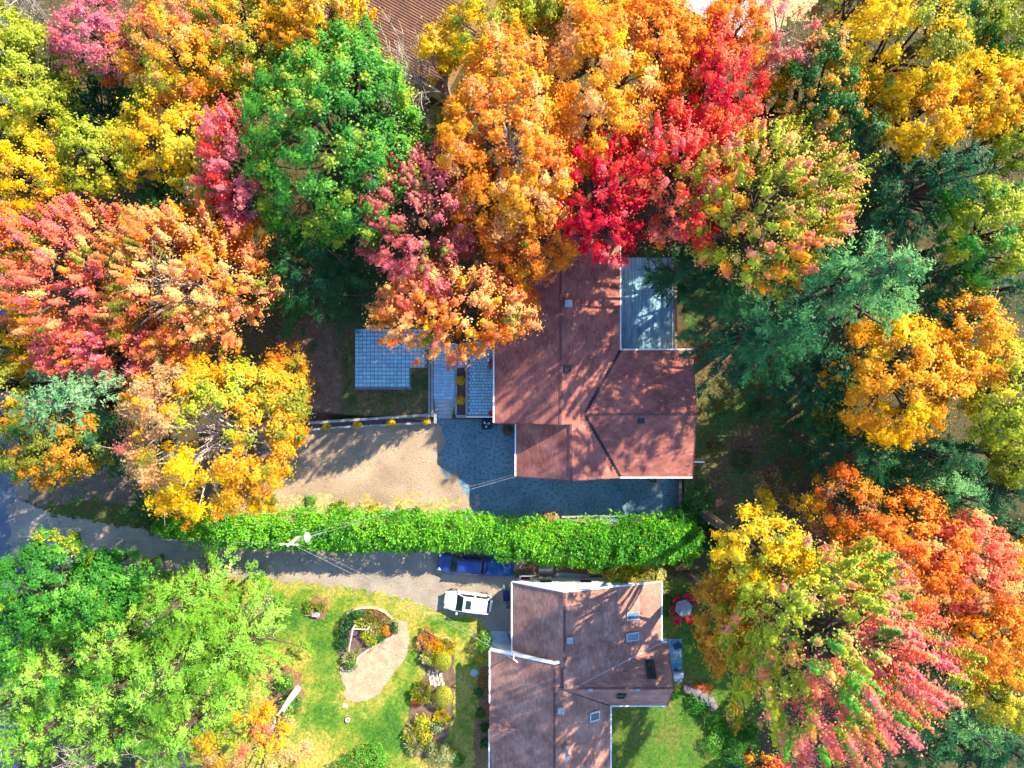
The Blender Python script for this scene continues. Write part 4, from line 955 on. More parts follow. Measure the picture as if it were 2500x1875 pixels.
MB().box((DX1 - DX0 - .02, (DY1 - DY0) / 2, DZ + .15), (.06, DY1 - DY0, .07)).build('bottom_rail', M_RAIL, DK)
for yy in np.arange(.1, DY1 - DY0, .17): MB().box((DX1 - DX0 - .02, yy, DZ + .56), (.05, .075, .86)).build('baluster', M_RAIL, DK)

# ---- terrace: patio, steps, planters
PZ = 1.1
def S2(x, y, z=PZ): return at(x, y, z)
pa = [S2(867, 803), S2(1044, 898), S2(1003, 951)]
px0, py0 = pa[0]; px1 = pa[1][0]; pyi = pa[1][1]; pxi, py1 = pa[2]
PT = tag(empty('patio', (px0, py1, PZ)), 'square grey paver patio under the peach maple', kind='structure')
MB().box(((pxi - px0) / 2, (py0 - py1) / 2, .015), (pxi - px0, py0 - py1, .03)).box(((pxi + px1) / 2 - px0, (py0 + pyi) / 2 - py1, .015), (px1 - pxi, py0 - pyi, .03)).build('bedding', M_GROUT, PT)
pit = .345; nxp = int((px1 - px0) / pit); nyp = int((py0 - py1) / pit)
pm = []
for q in range(6):
    m = MB(); k = lin((232, 236, 240)) * (.86 + .05 * q); h_ = pit / 2 - .016
    m.add([(-h_, -h_, 0), (h_, -h_, 0), (h_, h_, 0), (-h_, h_, 0), (-h_ + .012, -h_ + .012, .035), (h_ - .012, -h_ + .012, .035), (h_ - .012, h_ - .012, .035), (-h_ + .012, h_ - .012, .035)],
          [(0, 1, 5, 4), (1, 2, 6, 5), (2, 3, 7, 6), (3, 0, 4, 7), (4, 5, 6, 7)], k)
    o = m.build('paver', M_PAVER); pm.append(o.data); bpy.data.objects.remove(o)
for i in range(nxp):
    for j in range(nyp):
        cx, cy_ = pit * (i + .5), py0 - py1 - pit * (j + .5)
        if px0 + cx > pxi and py1 + cy_ < pyi + .12: continue
        o = link('paver', random.choice(pm), PT, (cx, cy_, .024 + random.uniform(-.003, .003)))
        o.rotation_euler = (random.uniform(-.01, .01), random.uniform(-.01, .01), random.uniform(-.02, .02))
# walkway beside the house, a step higher
wx0, wy0 = at(1143, 828, 1.5); wx1, wy1 = at(1207, 1013, 1.5)
WK = tag(empty('walkway', (wx0, wy1, 1.1)), 'cobbled paver walkway along the wall of the upper house', kind='structure')
MB().box(((wx1 - wx0) / 2 + .2, (wy0 - wy1) / 2, .18), (wx1 - wx0 + .4, wy0 - wy1, .36)).build('bedding', M_GROUT, WK)
r_ = .27; jj = 0; yy = .14
while yy < wy0 - wy1 - .1:
    xx = .14 + (.13 if jj % 2 else 0)
    while xx < wx1 - wx0 + .3:
        sc = random.choice((.2, .27, .27, .33))
        o = link('paver', random.choice(pm), WK, (xx + sc / 2 - .13, yy, .36)); o.scale = (sc / pit * .96, .255 / pit, 1); xx += sc
    yy += r_; jj += 1
# stairs and their landings
sx0, sy0 = at(1059, 838, 1.1); sx1, sy1 = at(1110, 975, 1.1)
ST = tag(empty('garden_steps', (sx0, at(1059, 1021, 0)[1], 0)), 'stone steps and landing climbing from the driveway to the walkway', kind='structure')
W_ = sx1 - sx0; Y0 = ST.location.y
MB().box((W_ / 2, (sy0 + sy1) / 2 - Y0 + .0, .56), (W_, sy0 - sy1, 1.12)).build('landing', M_CONCRETE, ST)
nst = 5
for i in range(nst):
    dpt = (sy1 - Y0) / nst; MB().box((W_ / 2, dpt * (i + .5), .1 * (i + 1)), (W_ - .04, dpt - .02, .2 * (i + 1))).build('tread', M_CONCRETE, ST)
yl = at(1059, 897, 1.1)[1] - Y0
for i in range(8):
    for j in range(int((sy0 - sy1) / .28)):
        yy = sy1 - Y0 + .28 * (j + .5)
        o = link('paver', random.choice(pm), ST, (W_ * (i + .5) / 8, yy, 1.115)); o.scale = (W_ / 8 / pit * .97, .27 / pit, 1)
MB().box((W_ / 2, yl, 1.14), (W_, .12, .16)).build('riser', M_CONCRETE, ST)
for k_, (a_, b_, z_) in enumerate(((1046, 1050, 1.18), (1052, 1058, 1.16))):
    x0 = at(a_, 900, 1.1)[0]; x1 = at(b_, 900, 1.1)[0]
    for q in range(5):
        L_ = (at(0, 835, 1.1)[1] - at(0, 1018, 1.1)[1]) / 5; yb = at(0, 1018, 1.1)[1] + L_ * q
        MB().box(((x0 + x1) / 2 - sx0, yb + L_ / 2 - Y0, z_ / 2), (x1 - x0, L_ - .015, z_)).build('coping', M_TIMBER, ST)
for a_, b_, z_ in ((1110, 1116, 1.35), (1136.5, 1142.5, 1.5)):
    x0 = at(a_, 900, z_)[0]; x1 = at(b_, 900, z_)[0]
    for q in range(4):
        L_ = (at(0, 835, z_)[1] - at(0, 1013, z_)[1]) / 4; yb = at(0, 1013, z_)[1] + L_ * q
        MB().box(((x0 + x1) / 2 - sx0, yb + L_ / 2 - Y0, z_ / 2), (x1 - x0, L_ - .015, z_)).build('coping', M_TIMBER, ST)
x0, y0 = at(1117, 1012, 1.3); x1, y1 = at(1136, 898, 1.3)
PB = tag(empty('planter_bed', (x0, y0, 0)), 'narrow soil planter between the steps and the walkway', 'planter')
MB().box(((x1 - x0) / 2, (y1 - y0) / 2, .62), (x1 - x0, y1 - y0, 1.24)).build('soil', M_DARKSOIL, PB)
MB().box(((x1 - x0) / 2, y1 - y0 + .75, .68), (x1 - x0, 1.45, 1.36)).build('step_block', M_CONCRETE, PB)
x0, y0 = at(1113, 1016, 1.5); x1, y1 = at(1206, 1019, 1.5)
FW = tag(empty('retaining_wall', (x0, y0, 0)), 'grey retaining wall with white rail at the end of the walkway', 'wall')
for q in range(4):
    L_ = (x1 - x0) / 4; MB().box((L_ * (q + .5), -.02, .76), (L_ - .015, .24, 1.52)).build('block', M_TIMBER, FW)
mb = MB(); mb.tube([(1.0, -.02, 2.35), (x1 - x0, -.02, 2.35)], .06, 8); mb.build('handrail', M_WHITE, FW)
for xx in (1.05, 2.2, 3.3): MB().tube([(xx, -.02, 1.5), (xx, -.02, 2.35)], .03, 6).build('post', M_WHITE, FW)
# long two-tier planter wall
PL = tag(empty('planter_wall', (0, 0, 0)), 'long two-tier planter wall with flowers, between terrace and driveway', 'wall')
up = [at(x, y, 1.15) for x, y in ((752, 1033), (800, 1030), (850, 1026), (900, 1023), (955, 1019), (1005, 1016), (1050, 1013))]
lo = [at(x, y, .6) for x, y in ((752, 1049), (800, 1045), (850, 1042), (900, 1040), (955, 1037), (1005, 1034), (1062, 1031))]
def blocks(line, z, dep):
    for p, q in zip(line[:-1], line[1:]):
        for h0, h1, s_ in ((0, .5, 0), (.5, 1, 0)):
            a = Vector((*p, 0)).lerp(Vector((*q, 0)), h0 + .008); b = Vector((*p, 0)).lerp(Vector((*q, 0)), h1 - .008)
            zz = z + random.uniform(-.01, .01)
            MB().bar((a.x, a.y, zz / 2), (b.x, b.y, zz / 2), dep, zz).build('coping', M_TIMBER, PL)
blocks(up, 1.17, .22); blocks(lo, .62, .2)
MB().prism([(p[0], p[1], 0) for p in up] + [(p[0], p[1], 0) for p in lo[::-1]], (0, 0, .52)).build('soil', M_DARKSOIL, PL)
MB().box((lo[-1][0] + .05, (lo[-1][1] + up[-1][1]) / 2, .45), (.24, .85, .9)).build('end_post', M_TIMBER, PL)

def mum(label, sx, sy, z0, g_):
    k = random.Random(int(sx)); cx, cy_ = at(sx, sy, z0 + .3); root = tag(empty('chrysanthemum', (cx, cy_, z0)), label, 'flower', 'yellow chrysanthemums along the terrace walls')
    g = np.random.default_rng(int(sx)); n = 420; D = fib_dirs(n, -.05, g, 2.0)
    P = D * np.array([.40, .40, .38]) * (0.93 + .1 * g.random((n, 1))) + np.array([0, 0, .16])
    V, F = leaf_quads(P, unit(D + g.normal(size=D.shape) * .3), g.normal(size=D.shape), .07 + .04 * g.random(n), .07 + .03 * g.random(n), .3)
    c = np.where(g.random((n, 1)) < .1, PAL['gold'], np.array([.9, .62, .01])) * (.85 + .3 * g.random((n, 1)))
    link('blooms', np_mesh('blooms', V, F, M_LEAF, np.repeat(np.clip(c, 0, .95), 4, 0)), root)
    n = 160; D = fib_dirs(n, -.3, g, 2.0); P = D * np.array([.27, .27, .26]) + np.array([0, 0, .14]); P[:, 2] = np.maximum(P[:, 2], .01)
    V, F = leaf_quads(P, unit(D), g.normal(size=D.shape), .1 + 0 * P[:, 0], .06 + 0 * P[:, 0])
    link('leaves', np_mesh('leaves', V, F, M_LEAF, np.repeat(np.tile(PAL['dgreen'], (n, 1)), 4, 0)), root)
for lab, x, y, z in (('yellow chrysanthemum nearest the golden maple in the long planter', 797, 1040, .52), ('yellow chrysanthemum second from the golden maple in the long planter', 872, 1036, .52), ('yellow chrysanthemum third from the golden maple in the long planter', 955, 1030, .52),
                     ('yellow chrysanthemum at the step end of the long planter', 1039, 1026, .52), ('yellow chrysanthemum in the narrow planter nearer the patio maple', 1125, 929, 1.24), ('yellow chrysanthemum in the narrow planter nearer the driveway', 1125, 977, 1.24)):
    mum(lab, x, y, z, 0)

# retaining wall at the driveway's far end and low kerb beside the hedge
x0, y0 = at(1655, 1168, .6); x1, y1 = at(1658, 1258, .6)
RW = tag(empty('retaining_wall', (x0, y1, 0)), 'low grey block wall at the end of the shaded driveway', 'wall')
for q in range(5):
    L_ = (y0 - y1) / 5; MB().box((.1, L_ * (q + .5), .62), (.24, L_ - .015, 1.24 + random.uniform(-.02, .02))).build('block', M_STONE, RW)
a = at(1370, 1262, .1); b = at(1610, 1258, .1)
KB = tag(empty('kerb_timber', (a[0], a[1], 0)), 'pale timber edging between the driveway and the taller hedge', 'edging')
for q in range(4): MB().bar(((b[0] - a[0]) * (q + .01) / 4, (b[1] - a[1]) * q / 4, .09), ((b[0] - a[0]) * (q + .99) / 4, (b[1] - a[1]) * (q + 1) / 4, .09), .18, .18).build('timber', M_TIMBER, KB)

# heat pump
ax_, ay_ = at(1188, 1036, .8); AC = tag(empty('heat_pump', (ax_, ay_, 0)), 'square grey heat pump with round fan at the corner of the house', 'heat pump')
MB().box((0, 0, .4), (.92, .92, .8)).build('housing', M_DARKMETAL, AC)
MB().lathe([(.38, .8), (.38, .83), (.34, .83), (.34, .805)], n=24).build('fan_ring', M_BLACK, AC)
for i in range(3):
    a = i * 2.094 + .5; m = MB(); c_, s_ = math.cos(a), math.sin(a)
    m.prism([(c_ * .08 - s_ * .05, s_ * .08 + c_ * .05, .815), (c_ * .08 + s_ * .06, s_ * .08 - c_ * .06, .83), (c_ * .3 + s_ * .14, s_ * .3 - c_ * .14, .84), (c_ * .32 - s_ * .06, s_ * .32 + c_ * .06, .82)], (0, 0, .008)); m.build('fan_blade', M_GALV, AC)
MB().lathe([(.08, .8), (.08, .85), (.02, .86)], n=12).build('hub', M_BLACK, AC)

# ---- lower house
LB = tag(empty('lower_house', (0, 0, 0)), 'lower house with pale brown shingle roof, skylights and white edging', 'house')
CB = [(182, 138, 122), (168, 126, 112), (190, 146, 130), (158, 118, 106), (174, 132, 118)]
EB = 3.0
# north block (saltbox)
NX0, NXR, NX1 = .04, 4.31, 12.9; NY0, NY1 = -24.2, -17.14; NZ = 6.3
s1 = (NZ - EB) / (NXR - NX0); s2 = (NZ - EB) / (NX1 - NXR)
SX0, SXR, SX1 = -1.88, 3.49, 8.5; SZ = 6.25; SYN = -23.05; SYS = -40.0
t1 = (SZ - EB) / (SXR - SX0); t2 = (SZ - EB) / (SX1 - SXR)
EX1 = 13.4; EYN, EYR, EYS = -22.4, -25.15, -27.8; EZ = 6.0; u1 = (EZ - EB) / (EYN - EYR); u2 = (EZ - EB) / (EYR - EYS)
roof_plane(LB, [[(NX0, SYN), (NXR, SYN - .4), (NXR, NY1), (NX0, NY1)]], (s1, 0, EB - s1 * NX0), CB, 11)
# valley between north block's long slope and the east block
zN = lambda x: EB + s2 * (NX1 - x)
vxr = NX1 - (EZ - EB) / s2                                     # where the long slope reaches the east ridge height
roof_plane(LB, [[(NXR, EYR), (vxr, EYR), (vxr, NY1), (NXR, NY1)], [(vxr, EYR), (NX1, EYN), (NX1, NY1), (vxr, NY1)]], (-s2, 0, EB + s2 * NX1), CB, 12)
roof_plane(LB, [[(vxr, EYR), (EX1, EYR), (EX1, EYN), (NX1, EYN)]], (0, -u1, EB + u1 * EYN), CB, 13)
vsx = SX1 - (EZ - EB) / t2
roof_plane(LB, [[(vsx, EYR), (SX1, EYS), (EX1, EYS), (EX1, EYR)]], (0, u2, EB - u2 * EYS), CB, 14)
roof_plane(LB, [[(SX0, SYS), (SXR, SYS), (SXR, SYN), (SX0, SYN)]], (t1, 0, EB - t1 * SX0), CB, 15)
roof_plane(LB, [[(SXR, SYS), (vsx, SYS), (vsx, SYN - .2), (SXR, SYN - .2)], [(vsx, EYR), (NXR, EYR), (NXR, SYN - .2), (vsx, SYN - .2)], [(vsx, SYS), (SX1, SYS), (SX1, EYS), (vsx, EYR)]], (-t2, 0, EB + t2 * SX1), CB, 16)
# small cross gable on the west slope
gz = 4.35; gyr = -(1783 - 937.5) / 27 * (70 - gz) / 70; gx = SX0 + (gz - EB) / t1; gh = 1.75
gs = (gz - EB) / gh
roof_plane(LB, [[(SX0 - .05, gyr), (gx, gyr), (SX0 + .02, gyr + gh), (SX0 - .05, gyr + gh)]], (0, -gs, gz + gs * gyr + .03), CB, 17)
roof_plane(LB, [[(SX0 - .05, gyr - gh), (SX0 + .02, gyr - gh), (gx, gyr), (SX0 - .05, gyr)]], (0, gs, gz - gs * gyr + .03), CB, 18)
edge_trim(LB, 'ridge_cap', [(NXR, SYN - .4, NZ + .03), (NXR, NY1, NZ + .03)], .2, .03, M_CAP)
edge_trim(LB, 'ridge_cap', [(SXR, SYS, SZ + .03), (SXR, SYN, SZ + .03)], .2, .03, M_CAP)
edge_trim(LB, 'ridge_cap', [(vxr - .5, EYR, EZ + .03), (EX1, EYR, EZ + .03)], .2, .03, M_CAP)
edge_trim(LB, 'valley_flashing', [(NX1, EYN, EB + .05), (vxr, EYR, EZ + .02)], .1, .03, M_GALV)
edge_trim(LB, 'valley_flashing', [(SX1, EYS, EB + .05), (vsx, EYR, EZ + .02)], .18, .03, M_FLASH)
for a_, b_ in (((NX0 - .06, SYN, EB), (NX0 - .06, NY1, EB)), ((NX1 + .06, EYN + .05, EB), (NX1 + .06, NY1, EB)), ((NX1, EYN + .06, EB), (EX1, EYN + .06, EB)), ((SX1 + .1, EYS - .06, EB), (EX1, EYS - .06, EB)), ((SX1 + .06, SYS, EB), (SX1 + .06, EYS, EB)), ((SX0 - .06, gyr + gh, EB), (SX0 - .06, SYN, EB)), ((SX0 - .1, SYS, EB), (SX0 - .1, gyr - .5, EB))):
    edge_trim(LB, 'gutter', [a_, b_], .12, .13)
edge_trim(LB, 'rake_board', [(NX0, NY1 + .04, EB), (NXR, NY1 + .04, NZ), (NX1, NY1 + .04, EB)], .1, .2)
edge_trim(LB, 'rake_board', [(SX0, SYN + .08, EB - .02), (SXR, SYN + .08, SZ - .02), (SXR + .9, SYN + .08, SZ - .02 - .9 * t2)], .22, .22)
edge_trim(LB, 'rake_board', [(EX1 + .03, EYN, EB), (EX1 + .03, EYR, EZ), (EX1 + .03, EYS, EB)], .05, .16, M_CAP)
w = MB()
w.box((6.4, -20.6, 1.4), (12.0, 6.2, 2.9)); w.box((3.3, -31.7, 1.4), (9.5, 16.6, 2.9)); w.box((9.0, -25.1, 1.4), (8.0, 4.6, 2.9))
w.prism([(NX0 + .3, NY1 - .3, 2.84), (NX1 - .4, NY1 - .3, 2.84), (NXR, NY1 - .3, NZ - .22)], (0, -.1, 0))
w.prism([(SX0 + .3, SYN - .02, 2.84), (SXR + 2.5, SYN - .02, 2.84), (SXR + 2.5, SYN - .02, SZ - 2.5 * t2 - .1), (SXR, SYN - .02, SZ - .16)], (0, -.1, 0))
w.prism([(EX1 - .3, EYN - .3, 2.84), (EX1 - .3, EYS + .3, 2.84), (EX1 - .3, EYR, EZ - .22)], (-.1, 0, 0))
w.prism([(SX0 - .02, gyr - gh, 2.84), (SX0 - .02, gyr + gh, 2.84), (SX0 - .02, gyr, gz - .14)], (.1, 0, 0))
w.prism([(NXR - .02, EYR, 5.2), (NXR - .02, SYN - .2, 5.2), (NXR - .02, SYN - .2, NZ - .05), (NXR - .02, EYR, NZ - .05)], (.08, 0, 0))
w.build('wall', M_WHITESIDING, LB)
for xx in (3.0, 6.5, 10.0): window(LB, (xx, -17.48, 1.6), 1.2, 1.1, 'x', 1)
for yy in (-26.0, -29.5): window(LB, (-1.47, yy, 1.6), 1.2, 1.1, 'y', -1)
def skylight(sx, sy, w, h, pl, glass, frame):
    a, b, c = pl; z = 4.5
    for _ in range(4): x, y = at(sx, sy, z); z = a * x + b * y + c
    n = Vector((-a, -b, 1)).normalized(); q = n.to_track_quat('Z', 'Y'); M = q.to_matrix()
    u = Vector((1, 0, a)).normalized(); v = n.cross(u); M = Matrix((u, v, n)).transposed()
    f = MB(); o = Vector((x, y, z + .02))
    for dx, dy, sw, sh in ((0, h / 2, w + .12, .12), (0, -h / 2, w + .12, .12), (w / 2, 0, .12, h - .12), (-w / 2, 0, .12, h - .12)):
        f.box(o + M @ Vector((dx, dy, .06)), (sw, sh, .16), rot=M)
    fr = f.build('skylight', frame, LB)
    MB().box(o + M @ Vector((0, 0, .07)), (w - .1, h - .1, .05), rot=M).build('pane', glass, fr)
pN = (-s2, 0, EB + s2 * NX1); pEN = (0, -u1, EB + u1 * EYN); pES = (0, u2, EB - u2 * EYS); pSE = (-t2, 0, EB + t2 * SX1)
skylight(1544, 1503, 1.1, .62, pN, M_SKYGLASS, M_GALV); skylight(1543, 1554, 1.1, .62, pN, M_SKYGLASS, M_GALV)
skylight(1588, 1634, .65, 1.6, pEN, M_GLASS, M_DARKMETAL); skylight(1517, 1697, .62, .8, pES, M_GLASS, M_DARKMETAL); skylight(1450, 1748, .95, .7, pSE, M_GLASS, M_GALV)
x, y = at(1391, 1561, 6.2); vent(LB, 'chimney_vent', x, y, 6.1, (.55, .55, .5), M_GALV)
x, y = at(1369, 1734, 6.2); vent(LB, 'roof_vent', x, y, 6.1, (.55, .55, .35), M_GALV)
for q in (1442, 1557):
    x, y = at(q, 1684, 6.0); vent(LB, 'roof_vent', x, y, 5.85, (.38, .22, .28), M_GALV)
x, y = at(1383, 1832, 6.4); fl = MB().lathe([(.24, -.5), (.24, .1), (.14, .25), (.14, 1.5)], (x, y, 6.0), 14).build('flue_pipe', M_GALV, LB, True)
MB().lathe([(.05, 1.45), (.22, 1.5), (.22, 1.66), (.04, 1.76)], (x, y, 6.0), 14).build('cowl', M_GALV, fl, True)
mx_, my_ = at(1254, 1607, 5.3); mz = 3.9
MB().tube([(mx_, my_, mz), (mx_, my_, mz + 1.7)], .05, 8).build('service_mast', M_WHITE, LB)
MB().bar((mx_, my_, mz + 1.65), (mx_ + .35, my_ - .3, mz + 1.5), .08, .08).build('mast_bracket', M_WHITE, LB)
# front step slab and garden disc
x0, y0 = at(1198, 1540); x1, y1 = at(1250, 1590)
SP = tag(empty('concrete_slab', ((x0 + x1) / 2, (y0 + y1) / 2, 0)), 'grey concrete entrance slab in the shade of the lower house', kind='structure')
MB().box((0, 0, .07), (x1 - x0, y0 - y1, .14)).build('slab', M_CONCRETE, SP)
MB().box((.6, -.6, .2), (.8, .6, .14)).build('step', M_CONCRETE, SP)

# back deck of the lower house
x0, y0 = at(1634, 1560, .4); x1, y1 = at(1665, 1665, .4)
D2 = tag(empty('back_deck', (x0 - .6, y1, 0)), 'small grey board deck behind the lower house', 'deck')
nbd = 26; Ld = (y0 - y1) / nbd; Wd = x1 - x0 + .6
for i in range(nbd):
    m = MB(); m.box((Wd / 2, Ld * (i + .5), .4 + random.uniform(-.003, .003)), (Wd, Ld - .014, .04), col=lin((184, 186, 190)) * random.uniform(.66, 1.0)); m.build('deck_board', M_DECK, D2)
MB().box((Wd / 2, (y0 - y1) / 2, .19), (Wd - .1, y0 - y1 - .1, .36)).build('skirt', M_TIMBER, D2)
# ------------------------------------------------------------------ vehicles
def car(name, label, sx, sy, ang, L, W, Hh, paint, sunroof, wagon):
    x, y = at(sx, sy, .8); root = tag(empty(name, (x, y, 0), ang), label, 'car')
    # body: front towards +x ; stations (x fraction, half width fraction, z low, z shoulder, z mid)
    st = [(-.5, .55, .45, .76, .80), (-.487, .74, .34, .88, .93), (-.45, .90, .26, .95, 1.0), (-.40, .96, .24, .97, 1.01), (-.30, 1.0, .22, .98, 1.02), (-.05, 1.0, .2, .96, 1.0), (.15, 1.0, .2, .93, .98), (.25, .99, .22, .90, .98), (.34, .96, .24, .85, .93), (.41, .88, .28, .79, .86), (.455, .76, .3, .73, .78), (.485, .60, .34, .65, .70), (.5, .40, .42, .58, .60)]
    V = []; F = []
    for f, w, zl, zs, zm in st:
        hw = W / 2 * w
        ring = [(0, zl), (hw * .8, zl), (hw * .97, zl + .12), (hw, zl + (zs - zl) * .5), (hw * .985, zs - .12), (hw * .90, zs - .02), (hw * .6, zm - .015), (0, zm)]
        ring = ring + [(-a, b) for a, b in ring[-2:0:-1]]
        V += [(f * L, a, b) for a, b in ring]
    n = 14
    for i in range(len(st) - 1):
        for j in range(n): F.append((i * n + j, i * n + (j + 1) % n, (i + 1) * n + (j + 1) % n, (i + 1) * n + j))
    F.append(tuple(range(n))[::-1]); F.append(tuple(range((len(st) - 1) * n, len(st) * n)))
    m = MB(); m.add(V, F); body = m.build('body', paint, root, True); sb = body.modifiers.new('round', 'SUBSURF'); sb.levels = sb.render_levels = 2
    # cabin: rings from belt to roof
    rb = -.455 if wagon else -.42; rt = -.395 if wagon else -.29
    zb, zt = .95, Hh
    def rect(x0, x1, hw0, hw1, z): return [(x0 * L, -hw0, z), (x0 * L, hw0, z), (x1 * L, hw1, z), (x1 * L, -hw1, z)]
    b0 = rect(rb, .235, W * .42, W * .43, zb); t0 = rect(rt, .085, W * .37, W * .37, zt - .06); t1 = rect(rt + .025, .055, W * .29, W * .30, zt)
    m = MB(); m.add(b0 + t0 + t1, [(0, 1, 5, 4), (1, 2, 6, 5), (2, 3, 7, 6), (3, 0, 4, 7), (4, 5, 9, 8), (5, 6, 10, 9), (6, 7, 11, 10), (7, 4, 8, 11), (8, 9, 10, 11)]); cab = m.build('cabin', paint, root); bv = cab.modifiers.new('edge', 'BEVEL'); bv.width = .07; bv.segments = 3; bv.limit_method = 'NONE'
    def pane(nm, q, sh=.1, off=.006):
        P = [Vector(p) for p in q]; c = sum(P, Vector()) / 4; nn = (P[1] - P[0]).cross(P[3] - P[0]).normalized()
        if nn.dot(c - Vector((0, 0, .7))) < 0: nn = -nn
        P = [c + (p - c) * (1 - sh) + nn * off for p in P]
        MB().prism(P, nn * .012).build(nm, M_GLASS, root)
    pane('windshield', [b0[2], b0[3], t0[3], t0[2]], .1); pane('rear_window', [b0[0], b0[1], t0[1], t0[0]], .16)
    for s in (0, 1):
        A, B = (b0[1], b0[2]) if s else (b0[0], b0[3]); C_, D_ = (t0[1], t0[2]) if s else (t0[0], t0[3])
        A, B, C_, D_ = map(Vector, (A, B, C_, D_)); mid0 = A.lerp(B, .48); mid1 = C_.lerp(D_, .5)
        pane('side_window', [A, mid0, mid1, C_], .12); pane('side_window', [mid0, B, D_, mid1], .12)
    if sunroof: MB().box((-.02 * L, 0, zt + .006), (.5, W * .42, .016)).build('sunroof', M_SKYGLASS if False else M_GLASS, root)
    else:
        for s in (-1, 1): MB().bar((rt * L + .1, s * W * .29, zt + .02), (.06 * L, s * W * .3, zt + .02), .05, .05).build('roof_rail', M_BLACK, root)
    for s in (-1, 1):
        MB().box((.2 * L, s * (W / 2 + .08), 1.0), (.16, .2, .14), taper=.8).build('mirror', paint, root)
        MB().box((.452 * L, s * W * .34, .70), (.26, .24, .1), rz=-s * .35, taper=.8).build('headlight', M_AMBERLAMP, root)
        MB().box((-.478 * L, s * W * .33, .84), (.12, .2, .16)).build('taillight', M_REDLAMP, root)
        for f in (-.31, .32):
            wv = MB(); a = [(f * L, s * (W / 2 - .22), .33), (f * L, s * (W / 2 - .0), .33)]
            wv.tube(a, .33, 18); wh = wv.build('wheel', M_TYRE, root)
            MB().tube([(f * L, s * (W / 2 - .01), .33), (f * L, s * (W / 2 + .012), .33)], .21, 14).build('rim', M_RIM, wh)
    MB().box((.49 * L, 0, .5), (.1, W * .6, .14)).build('grille', M_BLACK, root)
    MB().box((-.492 * L, 0, .45), (.06, W * .5, .16)).build('rear_bumper', M_BLACK, root)
    return root
car('white_car', 'white car with sunroof parked on the pale gravel drive', 1142, 1472, math.radians(180 - 7), 4.35, 1.85, 1.5, M_CARWHITE, True, True)
car('blue_car', 'blue car parked in the shade of the hedge', 1128, 1378, math.radians(180 - 5), 4.4, 1.75, 1.48, M_CARBLUE, False, True)

# tarpaulin-covered heap behind the blue car
x, y = at(1218, 1383, .5); g = np.random.default_rng(4)
nx, ny = 30, 20; X, Yy = np.meshgrid(np.linspace(-1.45, 1.3, nx), np.linspace(-.95, .85, ny), indexing='ij')
hz = .95 * np.clip(1 - (X / 1.5) ** 4, 0, 1) * np.clip(1 - (Yy / 1.05) ** 4, 0, 1) ** .7 * (.62 + .5 * VN(X + 20, Yy + 20, .55)) + .06 * VN2(X + 9, Yy + 9, .15)
hz[0, :] = hz[-1, :] = .0; hz[:, 0] = hz[:, -1] = .0
X2 = X + .12 * (VN(X + 3, Yy + 3, .5) - .5); i = (np.arange(nx - 1)[:, None] * ny + np.arange(ny - 1)[None, :]).ravel()
TP = tag(empty('tarp_covered_heap', (x, y, 0)), 'heap under a crumpled blue tarpaulin behind the blue car', 'tarpaulin')
link('tarpaulin', np_mesh('tarpaulin', np.stack([X2.ravel(), Yy.ravel(), hz.ravel() + .03], 1), np.stack([i, i + ny, i + ny + 1, i + 1], 1), M_TARP, smooth=False), TP)
MB().tube([(-1.3, -.5, .42), (-.2, -.62, .5), (.9, -.5, .42)], .02, 5).build('tie_rope', M_WIRE, TP)

# wheelbarrow against the lower house
x, y = at(1237, 1452, .5); WB = tag(empty('wheelbarrow', (x, y, 0)), 'dark wheelbarrow with pale handles beside the lower house', 'wheelbarrow')
m = MB(); lo_ = [(-.2, -.38), (.2, -.38), (.24, .28), (-.24, .28)]; hi_ = [(-.3, -.55), (.3, -.55), (.34, .42), (-.34, .42)]
V = [(a, b, .38) for a, b in lo_] + [(a, b, .66) for a, b in hi_] + [(a * .93, b * .93, .66) for a, b in hi_] + [(a * .93, b * .93, .41) for a, b in lo_]
m.add(V, [(3, 2, 1, 0)] + [(i, (i + 1) % 4, 4 + (i + 1) % 4, 4 + i) for i in range(4)] + [(4 + i, 4 + (i + 1) % 4, 8 + (i + 1) % 4, 8 + i) for i in range(4)] + [(8 + i, 8 + (i + 1) % 4, 12 + (i + 1) % 4, 12 + i) for i in range(4)] + [(12, 13, 14, 15)]); m.build('tray', M_BLUEFABRIC, WB)
for s in (-1, 1):
    MB().tube([(s * .1, -.7, .25), (s * .22, .2, .4), (s * .26, .95, .6)], .025, 6).build('handle', M_WOODPOLE, WB)
    MB().tube([(s * .22, .25, .42), (s * .24, .35, 0)], .02, 5).build('leg', M_DARKMETAL, WB)
MB().tube([(-.05, -.72, .2), (.05, -.72, .2)], .2, 16).build('wheel', M_TYRE, WB)
x, y = at(1241, 1481, .3); PO = tag(empty('flower_pot', (x, y, 0)), 'mauve pot beside the wheelbarrow', 'pot')
MB().lathe([(.17, 0), (.24, .38), (.27, .4), (.27, .46), (.22, .46), (.2, .36)], n=18).build('pot', surf('mauve glaze', (150, 120, 176), (132, 104, 160), 4, .5), PO, True)
MB().lathe([(.19, .36), (.0, .37)], n=18).build('soil', M_DARKSOIL, PO)
x, y = at(1243, 1556, .4)
TR = tag(empty('tool_rack', (x, y, .14)), 'dark garden tools leaning at the shaded entrance slab', 'tools')
for i in range(5): MB().tube([(-.3 + .1 * i, .45 - .22 * i, 0), (.2, .4 - .2 * i, 1.2)], .025, 5).build('handle', M_BLACK, TR)
MB().box((.2, 0, .75), (.05, 1.2, .06)).build('rail', M_TIMBER, TR)

